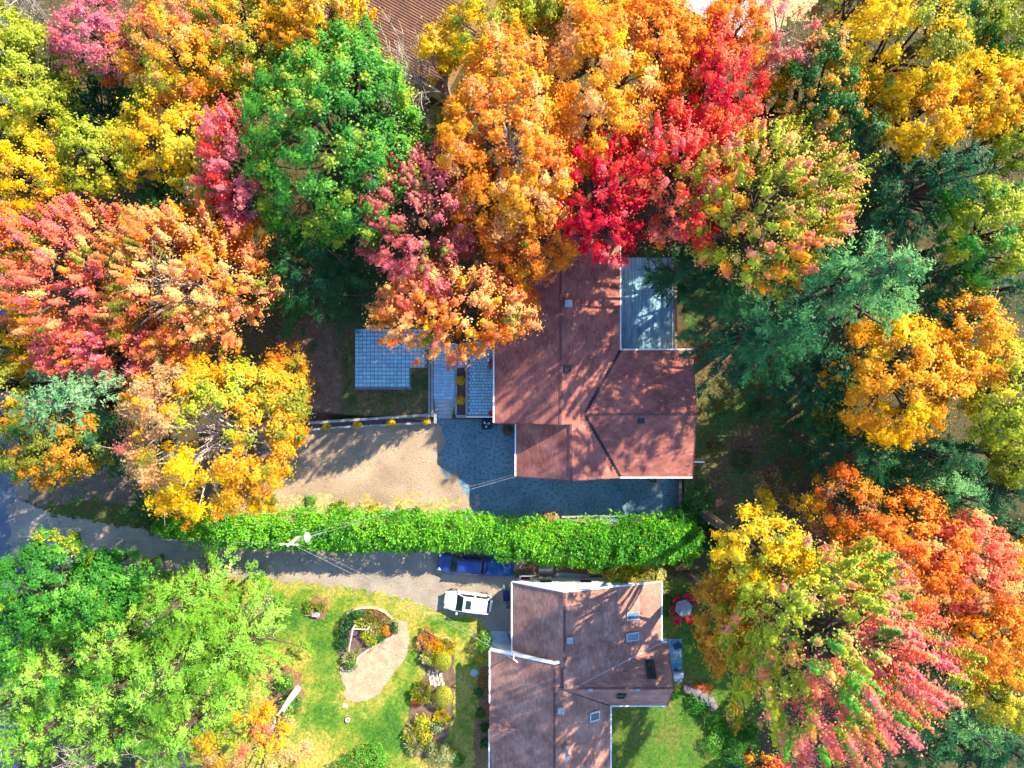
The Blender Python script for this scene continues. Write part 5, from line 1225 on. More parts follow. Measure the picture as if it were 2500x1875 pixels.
# things behind the lower house
x, y = at(1283, 1419, .5); RB = tag(empty('red_bin', (x, y, 0)), 'red box in a white frame behind the lower house', 'bin')
MB().box((0, 0, .35), (.72, .42, .7), taper=1.1).build('box', M_REDPLASTIC, RB); MB().box((0, 0, .73), (.86, .5, .06)).build('lid', M_REDPLASTIC, RB)
for s in (-1, 1): MB().box((s * .5, .1, .5), (.06, .9, 1.0)).build('frame', M_WHITE, RB)
MB().box((0, .55, .98), (1.06, .06, .06)).build('frame', M_WHITE, RB)
x, y = at(1283, 1405, .9); PF = tag(empty('pipe_frame', (x, y, 0)), 'white pipe frame beside the red box', 'frame')
MB().tube([(-.5, -.35, .0), (-.5, -.3, .95), (-.35, 0, 1.0), (.85, .02, 1.0), (.85, .02, 0)], .05, 6).build('pipe', M_WHITE, PF)
a, b = at(1362, 1399, .2), at(1440, 1405, .2); LS = tag(empty('lumber_pile', (a[0], a[1], 0)), 'grey planks piled along the taller hedge', 'lumber')
for i in range(7): MB().bar((random.uniform(-.4, .4), -.14 * (i % 4), .06 + .07 * (i // 4)), (b[0] - a[0] + random.uniform(-.6, .3), b[1] - a[1] - .14 * (i % 4), .06 + .07 * (i // 4)), .13, .05).build('plank', M_TIMBER, LS)
x, y = at(1333, 1392, .3); SM = tag(empty('metal_sheet', (x, y, 0)), 'pale curved metal sheet under the hedge edge', 'sheet metal')
m = MB(); pr = [(math.cos(t) * .28, math.sin(t) * .32 + .02) for t in np.linspace(0, math.pi, 9)]
m.add([(-.65, p, q) for p, q in pr] + [(.65, p, q) for p, q in pr] + [(-.65, p * .94, q * .94) for p, q in pr] + [(.65, p * .94, q * .94) for p, q in pr], [(i, i + 1, 10 + i, 9 + i) for i in range(8)] + [(18 + i, 27 + i, 28 + i, 19 + i) for i in range(8)])
m.build('sheet', M_GALV, SM); MB().box((0, -.33, .04), (1.3, .06, .08)).build('foot_batten', M_TIMBER, SM)
for j, (q, w_) in enumerate(((1368, .9), (1520, .7))):
    x, y = at(q, 1432, .3); BX = tag(empty('storage_box', (x, y, 0)), ('grey box on the white pad at the ridge end of the lower house', 'wooden bench box at the far end of the white pad')[j], 'box')
    MB().box((0, 0, .22), (w_, .4, .44)).build('box', (M_GALV, M_TIMBER)[j], BX); MB().box((0, 0, .46), (w_ + .06, .46, .05)).build('lid', (M_DARKMETAL, M_TIMBER)[j], BX)

# ------------------------------------------------------------------ pole, lamp and wires
PH = 7.2; ptx, pty = at(703, 1331, PH)
UP = tag(empty('utility_pole', (ptx, pty, 0)), 'pale wooden utility pole with street lamp standing in the cedar hedge', 'utility pole')
MB().tube([(0, 0, -.3), (.03, 0, 2), (0, .02, 5), (0, 0, PH)], [.19, .17, .15, .13], 10).build('pole', M_WOODPOLE, UP)
MB().bar((-.75, .05, PH - .35), (.75, -.05, PH - .35), .1, .1).build('crossarm', M_WOODPOLE, UP)
for s in (-.65, 0, .65): MB().lathe([(.05, 0), (.07, .06), (.03, .14), (.05, .17)], (s, 0, PH - .3), 8).build('insulator', M_LAMP, UP)
ar = MB(); ar.tube([(0, 0, PH - 1.5), (.6, .35, PH - 1.1), (1.45, .75, PH - 1.0)], .035, 6); ar.build('lamp_arm', M_GALV, UP)
lx = (1.55, .45)
MB().lathe([(.05, 0), (.34, .06), (.4, .16), (.3, .28), (.1, .32)], (1.25, .42, PH - 1.25), 16, sx=.72, sy=1.15).build('lamp_head', M_LAMP, UP, True)
MB().bar((1.25, .42, PH - 1.0), (2.6, .85, PH - 1.15), .05, .05).build('strut', M_GALV, UP)
def wire(label, a, b, sag, r=.022):
    a = Vector(a); b = Vector(b); pts = []
    for i in range(25):
        t = i / 24; p = a.lerp(b, t); p.z -= sag * 4 * t * (1 - t); pts.append(tuple(p - a))
    m = MB(); m.tube(pts, r, 5, cap=True)
    return tag(m.build('overhead_wire', M_WIRE, None, loc=a), label, 'wire')
wire('overhead wire from the pole to the mast of the lower house', (ptx + .1, pty, PH - .5), (mx_, my_, mz + 1.6), .5, .014)
wire('second thinner wire from the pole to the lower house', (ptx + .3, pty + .1, PH - .8), (mx_ + .1, my_ + .15, mz + 1.3), .9, .009)
wire('overhead wire from the pole to the corner of the upper house', (ptx + .1, pty + .1, PH - .4), (XWW - .1, YS - .05, EWW + .1), .5, .014)
wire('second thinner wire from the pole to the upper house', (ptx + .1, pty + .3, PH - .7), (XWW - .1, YS + .15, EWW), .8, .009)
wire('overhead wire from the pole westward across the road', (ptx, pty, PH - .2), (*at(-160, 1306, 8), 8), .6, .01)

# ------------------------------------------------------------------ garden furniture
def chair(label, sx, sy, face, z0, fabric, name='garden_chair', group=None, s=1.0):
    x, y = at(sx, sy, z0 + .45); root = tag(empty(name, (x, y, z0), face), label, 'chair', group); root.scale = (s, s, s)
    MB().box((0, 0, .42), (.52, .52, .06)).build('seat', fabric, root)
    MB().box((-.29, 0, .74), (.07, .54, .62), rot=Matrix.Rotation(-.18, 3, 'Y')).build('backrest', fabric, root)
    for a in (-1, 1):
        MB().box((.0, a * .3, .62), (.5, .07, .04)).build('armrest', fabric, root)
        for b in (-1, 1): MB().tube([(b * .23, a * .26, .4), (b * .26, a * .28, 0)], .022, 6).build('leg', M_DARKMETAL, root)
    return root
tx, ty = at(1669, 1485, .72)
TB = tag(empty('garden_table', (tx, ty, 0)), 'grey six-sided garden table ringed by red chairs', 'table')
m = MB(); P6 = [(.82 * math.cos(i * math.pi / 3 + .25), .82 * math.sin(i * math.pi / 3 + .25), .70) for i in range(6)]; m.prism(P6, (0, 0, .04)); m.build('top', M_TABLE, TB)
for i in range(4): MB().tube([(.5 * math.cos(i * 1.57 + .7), .5 * math.sin(i * 1.57 + .7), .7), (.55 * math.cos(i * 1.57 + .7), .55 * math.sin(i * 1.57 + .7), 0)], .03, 6).build('leg', M_DARKMETAL, TB)
MB().lathe([(.03, .74), (.03, .78), (.0, .79)], n=8).build('hub', M_LAMP, TB)
LABC = ['red chair between the hexagonal table and the dull gold tree', 'red chair on the hedge side of the hexagonal table, next to the tree', 'red chair at the hexagonal table, hedge side towards the house', 'red chair at the hexagonal table facing away from the house wall', 'red chair at the hexagonal table, lawn side near the house', 'red chair at the hexagonal table, lawn side near the tree']
for i, (x, y) in enumerate(((1696, 1467), (1677, 1456), (1652, 1464), (1641, 1487), (1654, 1511), (1682, 1510))):
    wx, wy = at(x, y, .45); chair(LABC[i], x, y, math.atan2(ty - wy, tx - wx), 0, M_RED, group='red chairs around the hexagonal table', s=1.02)
for lab, x, y, f in (('red lounge chair beside the small blue table', 1723, 1562, 2.2), ('red lounge chair in the middle of the row under the gold tree', 1729, 1586, 2.6), ('red lounge chair at the lawn end of the row under the gold tree', 1735, 1606, 2.9)):
    chair(lab, x, y, f, 0, M_RED, 'lounge_chair', 'red lounge chairs under the dull gold tree', 1.15)
for lab, x, y in (('small blue side table near the hexagonal table', 1716, 1549), ('small blue side table at the lawn end of the red loungers', 1749, 1609)):
    wx, wy = at(x, y, .5); t_ = tag(empty('side_table', (wx, wy, 0)), lab, 'table'); MB().lathe([(.22, .44), (.24, .46), (.24, .49), (.0, .495)], n=16).build('top', M_BLUEPLASTIC, t_)
    for i in range(3): MB().tube([(.15 * math.cos(i * 2.1), .15 * math.sin(i * 2.1), .45), (.2 * math.cos(i * 2.1), .2 * math.sin(i * 2.1), 0)], .018, 5).build('leg', M_DARKMETAL, t_)
chair('dark blue chair on the small back deck', 1652, 1577, 3.6, .42, M_BLUEFABRIC, s=1.15)
chair('teal chair on the small back deck beside the grill', 1646, 1626, 3.3, .42, M_BLUEPLASTIC, s=.95)
x, y = at(1655, 1645, 1.0); GR = tag(empty('barbecue_grill', (x, y, .42)), 'grey covered barbecue at the end of the back deck', 'barbecue')
MB().box((0, 0, .4), (.6, .55, .8)).build('cabinet', M_DARKMETAL, GR); m = MB(); pr = [(math.cos(t) * .3, .8 + math.sin(t) * .26) for t in np.linspace(0, math.pi, 9)]
m.prism([(-.42, p, q) for p, q in pr], (.84, 0, 0)); m.build('lid', M_GALV, GR); MB().box((.55, 0, .78), (.28, .45, .04)).build('side_shelf', M_DARKMETAL, GR); MB().box((0, -.34, .92), (.5, .04, .04)).build('handle', M_GALV, GR)
for lab, x, y, f in (('dark lounge chair under the great pink-tipped maple, upper one', 1953, 1797, -.4), ('dark lounge chair under the great pink-tipped maple, lower one', 1950, 1828, -.3)):
    chair(lab, x, y, f, 0, M_BLUEFABRIC, 'lounge_chair', 'dark lounge chairs under the great maple', 1.35)

# ------------------------------------------------------------------ stones
def rock(label, sx, sy, r, h, seed, ry=None, group=None, mat=None, name='boulder'):
    g = np.random.default_rng(seed); x, y = at(sx, sy, h / 2); s = 1 / 27; n1, n2 = 10, 6; V = []; F = []
    for i in range(n2 + 1):
        th = i / n2 * math.pi * .5
        for j in range(n1):
            a = j / n1 * 6.283; k = 1 + (VN(a * 1.3 + seed * 7, th * 3 + seed) - .5) * .5
            V.append((math.cos(a) * math.cos(th) ** .7 * r * s * k, math.sin(a) * math.cos(th) ** .7 * (ry or r) * s * k, math.sin(th) ** .8 * h * (.85 + .3 * VN2(a * 2 + seed, th * 2)) - .05 * (i == 0)))
    for i in range(n2):
        for j in range(n1): F.append((i * n1 + j, i * n1 + (j + 1) % n1, (i + 1) * n1 + (j + 1) % n1, (i + 1) * n1 + j))
    m = MB(); m.add(V, F); o = m.build(name, mat or M_STONE, None, loc=(x, y, float(hterr(x, y))))
    return tag(o, label, 'rock', group)
for i, (x, y, r, h) in enumerate(((1680, 1683, 13, .5), (1698, 1694, 14, .6), (1716, 1703, 15, .7), (1733, 1713, 14, .6), (1741, 1727, 12, .5))):
    rock(('rock next to the back deck at the start of the stone row', 'second rock from the back deck in the stone row', 'largest rock in the middle of the stone row', 'fourth rock from the back deck in the stone row', 'last rock of the stone row, nearest the maple')[i], x, y, r, h, i + 3, group='grey rocks along the red groundcover')
rock('pale flat stone in the lawn below the sandy path', 842, 1723, 7, .1, 31, mat=M_STEPSTONE, name='flat_stone')
# stone steps in the planting bed: each slab a piece
GS = tag(empty('garden_step_stones', (*at(1065, 1655), 0)), 'rows of pale stepping slabs in the long planting bed', 'steps')
ox, oy = at(1065, 1655)
for i in range(4):
    for j in range(3):
        x, y = at(1047 + 9.5 * i + j * 3, 1644 + 12 * j + (i % 2) * 3, .2); m = MB(); k = random.uniform(.85, 1.1)
        m.box((x - ox, y - oy, .06 + .05 * i), (.3 * k, .46 * k, .14), rz=random.uniform(-.2, .2), taper=.88); m.build('slab', M_STEPSTONE, GS)
x, y = at(1158, 1643, .1); tag(MB().lathe([(.34, 0), (.36, .04), (.34, .07), (0, .075)], n=22).build('round_slab', M_CONCRETE, None, loc=(x, y, .02)), 'round grey slab in the shade of the lower house', 'slab')
x, y = at(848, 1759, .2); SU = tag(empty('tree_stump', (x, y, 0)), 'small hollow stump in the lawn', 'stump')
MB().lathe([(.26, 0), (.22, .18), (.2, .2), (.12, .2), (.1, .08), (0, .07)], n=14).build('wood', M_STEPSTONE, SU); MB().lathe([(.3, 0), (.3, .03), (.2, .04)], n=14).build('root_flare', M_BARK, SU)
# island edging, stone by stone
ED = tag(empty('stone_edging', (0, 0, 0)), 'curved pale stone edging round the planted island', 'edging')
pts = [(833, 1530), (838, 1512), (850, 1496), (866, 1487), (884, 1483), (904, 1482), (924, 1486), (940, 1493), (953, 1504), (963, 1518), (969, 1532), (966, 1545), (955, 1555), (938, 1564), (920, 1573), (903, 1583), (890, 1592), (878, 1601), (872, 1612), (868, 1624), (856, 1634), (842, 1636), (832, 1628)]
for p, q in zip(pts[:-1], pts[1:]):
    a = Vector((*at(*p), .1)); b = Vector((*at(*q), .1)); n_ = max(1, int((b - a).length / .4))
    for i in range(n_):
        m = MB(); m.bar(a.lerp(b, (i + .03) / n_), a.lerp(b, (i + .97) / n_), .17 + random.uniform(-.02, .02), .2 + random.uniform(-.03, .03)); m.build('edging_stone', M_STEPSTONE, ED)
E2 = tag(empty('stone_edging', (0, 0, 0)), 'pale stone edging of the long planting bed', 'edging')
pts = [(1024, 1590), (1022, 1570), (1028, 1545), (1036, 1533), (1052, 1545), (1075, 1556), (1092, 1556), (1106, 1568), (1111, 1585)]
for p, q in zip(pts[:-1], pts[1:]):
    a = Vector((*at(*p), .07)); b = Vector((*at(*q), .07)); n_ = max(1, int((b - a).length / .36))
    for i in range(n_): MB().bar(a.lerp(b, (i + .04) / n_), a.lerp(b, (i + .96) / n_), .13, .14).build('edging_stone', M_STEPSTONE, E2)
# rustic pole arbour in the island
x, y = at(858, 1535, .8); AB = tag(empty('pole_arbour', (x, y, 0)), 'rustic leaning poles in the planted island', 'trellis')
a = Vector((*at(861, 1535, 1.5), 1.5)) - Vector((x, y, 0)); b = Vector((*at(850, 1594, .3), .3)) - Vector((x, y, 0)); c = Vector((*at(897, 1537, 1.4), 1.4)) - Vector((x, y, 0))
MB().tube([a, b], [.09, .07], 7).build('pole', M_WOODPOLE, AB); MB().tube([a, c], [.06, .05], 7).build('pole', M_WOODPOLE, AB)
MB().tube([a, (a.x, a.y, 0)], .07, 7).build('post', M_WOODPOLE, AB); MB().tube([c, (c.x, c.y, 0)], .06, 7).build('post', M_WOODPOLE, AB)
x, y = at(770, 1502, .4); OR = tag(empty('garden_ornament', (x, y, 0)), 'little wooden cart ornament in the round mulch bed', 'ornament')
MB().box((0, 0, .28), (.7, .3, .2)).build('box', M_TIMBER, OR); MB().bar((-.35, 0, .3), (-1.0, -.15, .12), .06, .06).build('shaft', M_TIMBER, OR)
for s in (-1, 1): MB().tube([(.1, s * .18, .2), (.1, s * .22, .2)], .2, 12).build('wheel', M_TIMBER, OR)

# ------------------------------------------------------------------ shrubs
G1 = [(3, 'green'), (2, 'mgreen'), (1, 'lgreen')]; VAR = [(3, 'cream'), (2, 'ygreen'), (1, 'olive')]; YG = [(3, 'ygreen'), (2, 'lemon'), (1, 'green')]
def shr(*a, **k): return shrub(*a, **k)
DK_ = [(3, 'mgreen'), (2, 'dgreen'), (.6, 'teal')]
for lab, x, y, r, h, ry in (('clipped dark shrub on the left rim of the planted island, nearest the stub end', 838, 1568, 12, .9, 14), ('clipped dark shrub on the left rim of the planted island, middle', 838, 1540, 12, .9, 14), ('clipped dark shrub at the upper left of the planted island', 847, 1515, 13, .9, 12), ('clipped dark shrub at the top of the planted island', 868, 1500, 14, .85, 10)):
    shr(lab, x, y, r, h, DK_, ry=ry, group='clipped dark shrubs round the planted island', leaf=.09)
shr('brownish low shrub at the upper right of the planted island', 905, 1500, 22, .5, [(2, 'olive'), (2, 'brown'), (1, 'mgreen')], ry=11, leaf=.09)
shr('brown faded shrub inside the stone rim of the planted island', 938, 1515, 16, .5, [(2, 'brown'), (1, 'silver'), (1, 'olive')], ry=12, leaf=.09)
shr('dark shrub at the right end of the planted island', 963, 1533, 9, .8, DK_, ry=13, leaf=.09)
shr('orange shrub at the right end of the planted island', 943, 1540, 10, .7, [(2, 'orange'), (2, 'gold')], ry=12, leaf=.1)
shr('variegated pale hosta mass in the planted island', 895, 1522, 26, .7, VAR, ry=12, leaf=.14, spiky=True)
shr('pale variegated plant beside the arbour pole', 915, 1535, 16, .7, VAR, ry=12, leaf=.13, spiky=True)
shr('small round lime plant in the island', 888, 1550, 9, .6, YG, leaf=.1)
shr('lime plant beside the sandy path in the island', 905, 1564, 15, .6, YG + [(1, 'olive')], ry=12, leaf=.1)
shr('green plant on the island rim by the path', 925, 1558, 11, .5, G1, leaf=.1)
shr('silvery variegated plant at the lower end of the island', 850, 1607, 14, .7, [(3, 'silver'), (2, 'cream')], ry=11, leaf=.13, spiky=True)
shr('silvery plant just above the lower end of the island', 866, 1594, 12, .5, [(3, 'cream'), (1, 'silver')], ry=10, leaf=.12, spiky=True)
shr('green plant at the lower tip of the island', 855, 1622, 13, .8, G1 + [(1, 'ygreen')], ry=11, leaf=.11)
shr('lime hosta at the west side of the round mulch bed', 755, 1480, 12, .5, [(2, 'lgreen'), (2, 'ygreen'), (.6, 'cream')], ry=14, leaf=.13, spiky=True)
shr('lime hosta at the east side of the round mulch bed', 784, 1481, 11, .5, [(2, 'lgreen'), (2, 'ygreen'), (.6, 'cream')], leaf=.13, spiky=True)
shr('round green bush above the birch foot', 695, 1668, 24, 1.3, G1, leaf=.12)
shr('round green bush right of the birch trunk', 716, 1718, 21, 1.2, [(3, 'green'), (1, 'lgreen'), (1, 'ygreen', 0, -.8)], ry=23, leaf=.11)
shr('round bright bush at the bottom edge of the lawn', 898, 1862, 52, 1.8, [(3, 'lgreen'), (2, 'green'), (1, 'cedar')], ry=34, leaf=.15)
shr('pale grey-green loose shrub at the lawn edge beside the larches', 630, 1512, 48, 1.6, [(3, 'silver'), (2, 'larch2'), (1, 'larch')], ry=62, leaf=.13)
shr('leafy green shrub above the pale grey-green one', 668, 1472, 24, 1.0, [(2, 'larch2'), (2, 'lgreen')], leaf=.12)
shr('orange-centred shrub at the head of the long planting bed', 1044, 1562, 19, .9, [(2, 'tan'), (2, 'gold'), (1.6, 'ygreen'), (1, 'coral')], ry=24, leaf=.12, spiky=True)
shr('variegated lime shrub below the orange-centred one', 1048, 1602, 17, .8, VAR + [(2, 'ygreen')], ry=18, leaf=.12, spiky=True)
shr('yellow ornamental grass near the lawn in the long bed', 1090, 1578, 18, .8, [(3, 'yellow'), (1, 'ygreen')], ry=19, leaf=.13, spiky=True)
BOX = [(3, 'ygreen'), (1, 'lemon')]
shr('clipped lime boxwood ball nearer the white car', 1082, 1614, 20, 1.4, BOX, ry=25, leaf=.07, round_=True, group='clipped lime boxwood balls')
shr('clipped lime boxwood ball farther from the white car', 1083, 1702, 22, 1.4, BOX, ry=26, leaf=.07, round_=True, group='clipped lime boxwood balls')
shr('olive shrub beside the lower stepping slabs', 1030, 1690, 22, .9, [(2, 'ygreen'), (2, 'olive'), (1, 'green')], ry=22, leaf=.12, spiky=True)
shr('dark red low plant at the edge of the long bed', 1015, 1712, 11, .5, [(2, 'crimson'), (1, 'brown'), (1, 'mgreen')], leaf=.1)
shr('lime shrub in the lower part of the long bed', 1030, 1768, 17, .8, YG, ry=22, leaf=.12)
shr('yellow tufted shrub near the shadow edge in the long bed', 1078, 1748, 16, .7, [(2, 'yellow'), (2, 'ygreen')], ry=15, leaf=.12, spiky=True)
shr('small dusty green plant below the yellow tuft', 1066, 1778, 13, .5, [(2, 'silver'), (1, 'green')], leaf=.11)
shr('pale variegated plant at the left rim of the long bed', 1002, 1792, 14, .6, VAR, ry=18, leaf=.12, spiky=True)
shr('olive tufted plant in the bottom of the long bed', 1012, 1820, 19, .7, [(2, 'olive'), (2, 'silver'), (1, 'ygreen')], ry=18, leaf=.12, spiky=True)
shr('yellow-green plant next to the olive tuft in the long bed', 1040, 1800, 14, .6, YG, leaf=.11)
shr('grey-green rounded shrub at the bottom of the long bed', 1085, 1842, 22, 1.1, [(3, 'silver'), (2, 'olive')], ry=24, leaf=.12)
shr('second grey-green shrub left of the rounded one at the bottom', 1057, 1832, 14, .9, [(3, 'silver'), (2, 'olive')], ry=20, leaf=.12)
shr('small green plant in the shade at the bottom of the lawn strip', 1118, 1855, 13, .6, G1, leaf=.11)
shr('glossy lime shrub at the corner of the entrance slab', 1182, 1566, 19, 1.6, [(3, 'lgreen'), (2, 'ygreen'), (1, 'green')], ry=25, leaf=.13)
shr('green fern in the mulch bed against the lower house', 1172, 1740, 11, .7, G1, leaf=.12, spiky=True)
shr('dark fern further along the mulch bed', 1184, 1775, 11, .7, DK_, leaf=.12, spiky=True)
shr('dark plant at the far end of the mulch bed', 1184, 1812, 12, .7, DK_, leaf=.12, spiky=True)
shr('reddish shrub between the entrance slab and the mulch bed', 1178, 1660, 12, .9, [(2, 'brown'), (1, 'dgold'), (1, 'mgreen')], ry=18, leaf=.11)
shr('dark green shrub below the reddish one at the house wall', 1170, 1690, 12, .8, DK_, leaf=.11)
shr('yellow flowering plant at the corner of the lower house', 1172, 1608, 9, .7, [(2, 'yellow'), (1, 'lgreen')], leaf=.11)
shr('small red leafed bush at the wall of the walkway', 1202, 1008, 8, .6, [(3, 'crimson'), (1, 'brown')], leaf=.09, z0=1.4)
shr('dark red bush halfway along the walkway wall', 1202, 890, 9, .8, [(3, 'crimson'), (2, 'brown')], ry=14, leaf=.09, z0=1.4)
shr('dark heap of brown leaves at the house corner behind the heat pump', 1240, 1050, 16, .5, [(3, 'brown'), (1, 'dgreen')], ry=13, leaf=.1)
# around the tall hedge and behind the lower house
shr('bright loose shrub between the tall hedge and the lower house roof', 1520, 1395, 42, 2.6, [(2, 'ygreen'), (2, 'lgreen'), (1.4, 'gold'), (1, 'tan', .4, -.6)], ry=38, leaf=.16)
shr('speckled yellow-green shrub at the corner of the lower house', 1590, 1412, 40, 2.6, [(2, 'olive'), (2, 'silver'), (1, 'tan'), (1, 'yellow')], ry=42, leaf=.13)
shr('soft green juniper at the far end of the tall hedge', 1660, 1340, 42, 2.4, [(3, 'larch'), (2, 'green'), (1, 'lpine')], ry=40, leaf=.16, spiky=True)
shr('dark green bushes past the low block wall', 1700, 1225, 42, 1.2, [(3, 'mgreen'), (2, 'green'), (1, 'dgreen')], ry=48, leaf=.13)
shr('dark juniper between the wall bushes and the soft green juniper', 1720, 1310, 40, 1.6, [(3, 'dgreen'), (2, 'teal')], ry=42, leaf=.16, spiky=True)
shr('dry tan weeds beside the yellow sapling', 1870, 1190, 42, 1.2, [(2, 'tan'), (1, 'olive'), (1, 'brown')], ry=50, leaf=.1, dens=.5)
shr('dark foundation shrub at the east wall of the lower house', 1627, 1480, 12, .9, DK_, ry=34, leaf=.11)
shr('red creeping groundcover above the row of rocks', 1712, 1682, 30, .35, [(2, 'brown'), (2, 'coral'), (1, 'dorange')], ry=16, leaf=.1)
shr('green peony clump below the first rock', 1700, 1720, 22, .8, G1, leaf=.14)
shr('small round green plant at the gable corner of the lower house', 1652, 1694, 11, .6, G1, leaf=.12, spiky=True)
shr('bright green hosta in the lower garden', 1750, 1775, 20, .7, G1 + [(1, 'lgreen')], leaf=.14, spiky=True)
shr('dark iris clump between peony and hosta', 1730, 1745, 22, .7, DK_, leaf=.16, spiky=True)
shr('round dark green shrub in the lower garden', 1832, 1785, 20, .9, [(3, 'mgreen'), (1, 'green')], leaf=.12, spiky=True)
shr('yellow-green bush in the sunlit gap under the great maple', 1795, 1742, 22, 1.2, [(2, 'ygreen'), (2, 'gold'), (1, 'silver')], ry=42, leaf=.12)
shr('pale green weedy clump at the bottom of the back lawn', 1742, 1815, 26, .9, [(2, 'lgreen'), (1, 'green'), (1, 'silver')], ry=28, leaf=.12)
shr('mid green bush beside the weedy clump', 1790, 1820, 28, 1.1, G1 + [(1, 'dgreen')], ry=26, leaf=.13)
shr('dark bush at the bottom edge right of the back lawn', 1790, 1862, 38, 1.2, DK_, ry=22, leaf=.13)
for i, (x, y, r, lab) in enumerate(((1760, 990, 22, 'low green weeds in the shaded ground, nearest the east gable'), (1840, 1000, 26, 'low green weeds in the shaded ground, midway to the pines'), (1800, 1120, 28, 'low green weeds in the shaded ground, toward the dry weeds'), (1790, 900, 24, 'low green weeds in the shaded ground, nearest the teal pine'), (1735, 1090, 20, 'low green weeds in the shaded ground, just past the gable corner'))):
    shr(lab, x, y, r, .4, [(2, 'dgreen'), (1, 'mgreen'), (1, 'brown')], leaf=.12, dens=.5, group='low weeds beside the upper house')
shr('loose green bush at the far end of the tall hedge, driveway side', 1655, 1268, 36, 3.2, [(3, 'cedar2'), (2, 'green'), (1, 'lgreen')], ry=30, leaf=.14)
shr('lime bush leaning out of the tall hedge toward the lower house', 1450, 1372, 34, 3.0, [(2, 'cedar'), (2, 'ygreen'), (1, 'lgreen')], ry=24, leaf=.14)
shr('ragged green bush at the far end of the tall hedge, house side', 1610, 1330, 44, 3.6, [(3, 'cedar'), (2, 'cedar2'), (1, 'ygreen')], ry=36, leaf=.14)
shr('brown dry bush poking out of the top of the tall hedge', 1345, 1262, 18, 2.4, [(2, 'tan'), (1, 'brown'), (1, 'lgreen')], ry=12, leaf=.12)
# weeds along the sunny hedge foot
for lab, x, y, r, c in (('yellowed weed tuft in front of the long hedge', 915, 1245, 16, 'yellow'), ('green weed tuft in front of the long hedge', 760, 1222, 14, 'lgreen'), ('lime weed patch at the golden maple end of the long hedge', 830, 1245, 24, 'ygreen'), ('small green weed near the end of the sunlit gravel', 1020, 1252, 14, 'green'), ('lime weed tuft by the middle of the long hedge', 980, 1250, 16, 'ygreen')):
    shr(lab, x, y, r, .6, [(3, c), (1, 'green')], leaf=.12)

# ------------------------------------------------------------------ buildings at the top edge
def far_house(label, c, rz, L, W, h, rise, roofm, wallm, rib):
    root = tag(empty('neighbour_house', (c[0], c[1], 0), rz), label, 'house')
    w = MB(); w.box((0, 0, h / 2), (L - .8, W - .8, h)); w.prism([(-L / 2 + .4, -W / 2 + .4, h), (-L / 2 + .4, W / 2 - .4, h), (-L / 2 + .4, 0, h + rise - .25)], (.1, 0, 0)); w.prism([(L / 2 - .4, -W / 2 + .4, h), (L / 2 - .4, W / 2 - .4, h), (L / 2 - .4, 0, h + rise - .25)], (-.1, 0, 0)); w.build('wall', wallm, root)
    for s in (-1, 1):
        P = [(-L / 2, s * W / 2, h), (L / 2, s * W / 2, h), (L / 2, 0, h + rise), (-L / 2, 0, h + rise)]
        m = MB(); m.prism(P, (0, 0, .12)); r = m.build('roof', roofm, root)
        if rib:
            n = int(W / 2 / .2)
            for i in range(n):
                f = (i + .5) / n; y = s * W / 2 * (1 - f); z = h + rise * f + .13
                MB().box((0, y, z), (L - .02, .13, .03)).build('rib', roofm, r)
        MB().box((0, s * (W / 2 + .05), h + .06), (L, .1, .14)).build('gutter', M_WHITE, root)
    for s in (-1, 1):
        for q in (-.25, .25): MB().box((q * L, s * (W / 2 - .38), h * .55), (1.3, .1, 1.1)).build('window', M_WHITE, root)
    return root
nx_, ny_ = at(985, -10, 6)
hr = far_house('brown-roofed neighbour house glimpsed between trees at the top', (nx_ - .8, ny_ + 2.2), math.radians(-29), 16, 13.5, 5.2, 1.5, M_ROOFBROWN, M_TANWALL, True)
vent(hr, 'chimney', -2.0, -2.6, 6.0, (1.3, .9, 1.2), M_ROOFBROWN)
nx_, ny_ = at(1770, -60, 4)
far_house('pale-roofed building with white eave at the top edge', (nx_, ny_), math.radians(-28), 9, 7, 3.2, 1.2, M_ROOFPALE, M_WHITESIDING, False)

# ------------------------------------------------------------------ stuff: grass blades, fallen leaves
def blades(name, label, poly, n, colf, ln=.11, wd=.035, seed=1, lift=.02):
    g = np.random.default_rng(seed); P = np.array(poly); a, b = P.min(0), P.max(0)
    X = a + (b - a) * g.random((int(n * 1.8), 2)); X = X[in_poly(X[:, 0], X[:, 1], poly)][:n]
    for excl in (ISL, SANDP, BED): X = X[~in_poly(X[:, 0], X[:, 1], excl)]
    m = len(X); z = hterr(X[:, 0], X[:, 1]) + lift; an = g.random(m) * 6.283; d = np.stack([np.cos(an), np.sin(an)], 1); l = ln * (.6 + .8 * g.random(m))
    base = np.concatenate([X, z[:, None]], 1); pd = np.stack([-d[:, 1], d[:, 0]], 1) * (wd / 2 * (.7 + .6 * g.random(m)))[:, None]
    v0 = base.copy(); v0[:, :2] += pd; v1 = base.copy(); v1[:, :2] -= pd; v2 = base.copy(); v2[:, :2] += d * (l * .75)[:, None]; v2[:, 2] += l * .55
    V = np.stack([v0, v1, v2], 1).reshape(-1, 3); F = np.arange(m * 3).reshape(-1, 3)
    c = colf(X[:, 0] + (g.random(m) - .5) * .3, X[:, 1] + (g.random(m) - .5) * .3) * (.65 + .75 * g.random((m, 1)))
    TRI[0] += m
    return tag(link(name, np_mesh(name, V, F, M_LEAF, np.repeat(np.clip(c, 0, .9), 3, 0))), label, 'grass', kind='stuff')
blades('lawn_grass', 'short grass of the sunlit lawn', LAWN_B, 110000, lawn_col, seed=2)
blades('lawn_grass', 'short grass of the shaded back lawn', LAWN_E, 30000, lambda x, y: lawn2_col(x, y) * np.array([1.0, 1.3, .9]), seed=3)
blades('terrace_turf', 'thin grass on the terrace', TER, 10000, terr_col, seed=4)
blades('verge_grass', 'grass on the dark verge', VERGE, 9000, lawn2_col, seed=5)
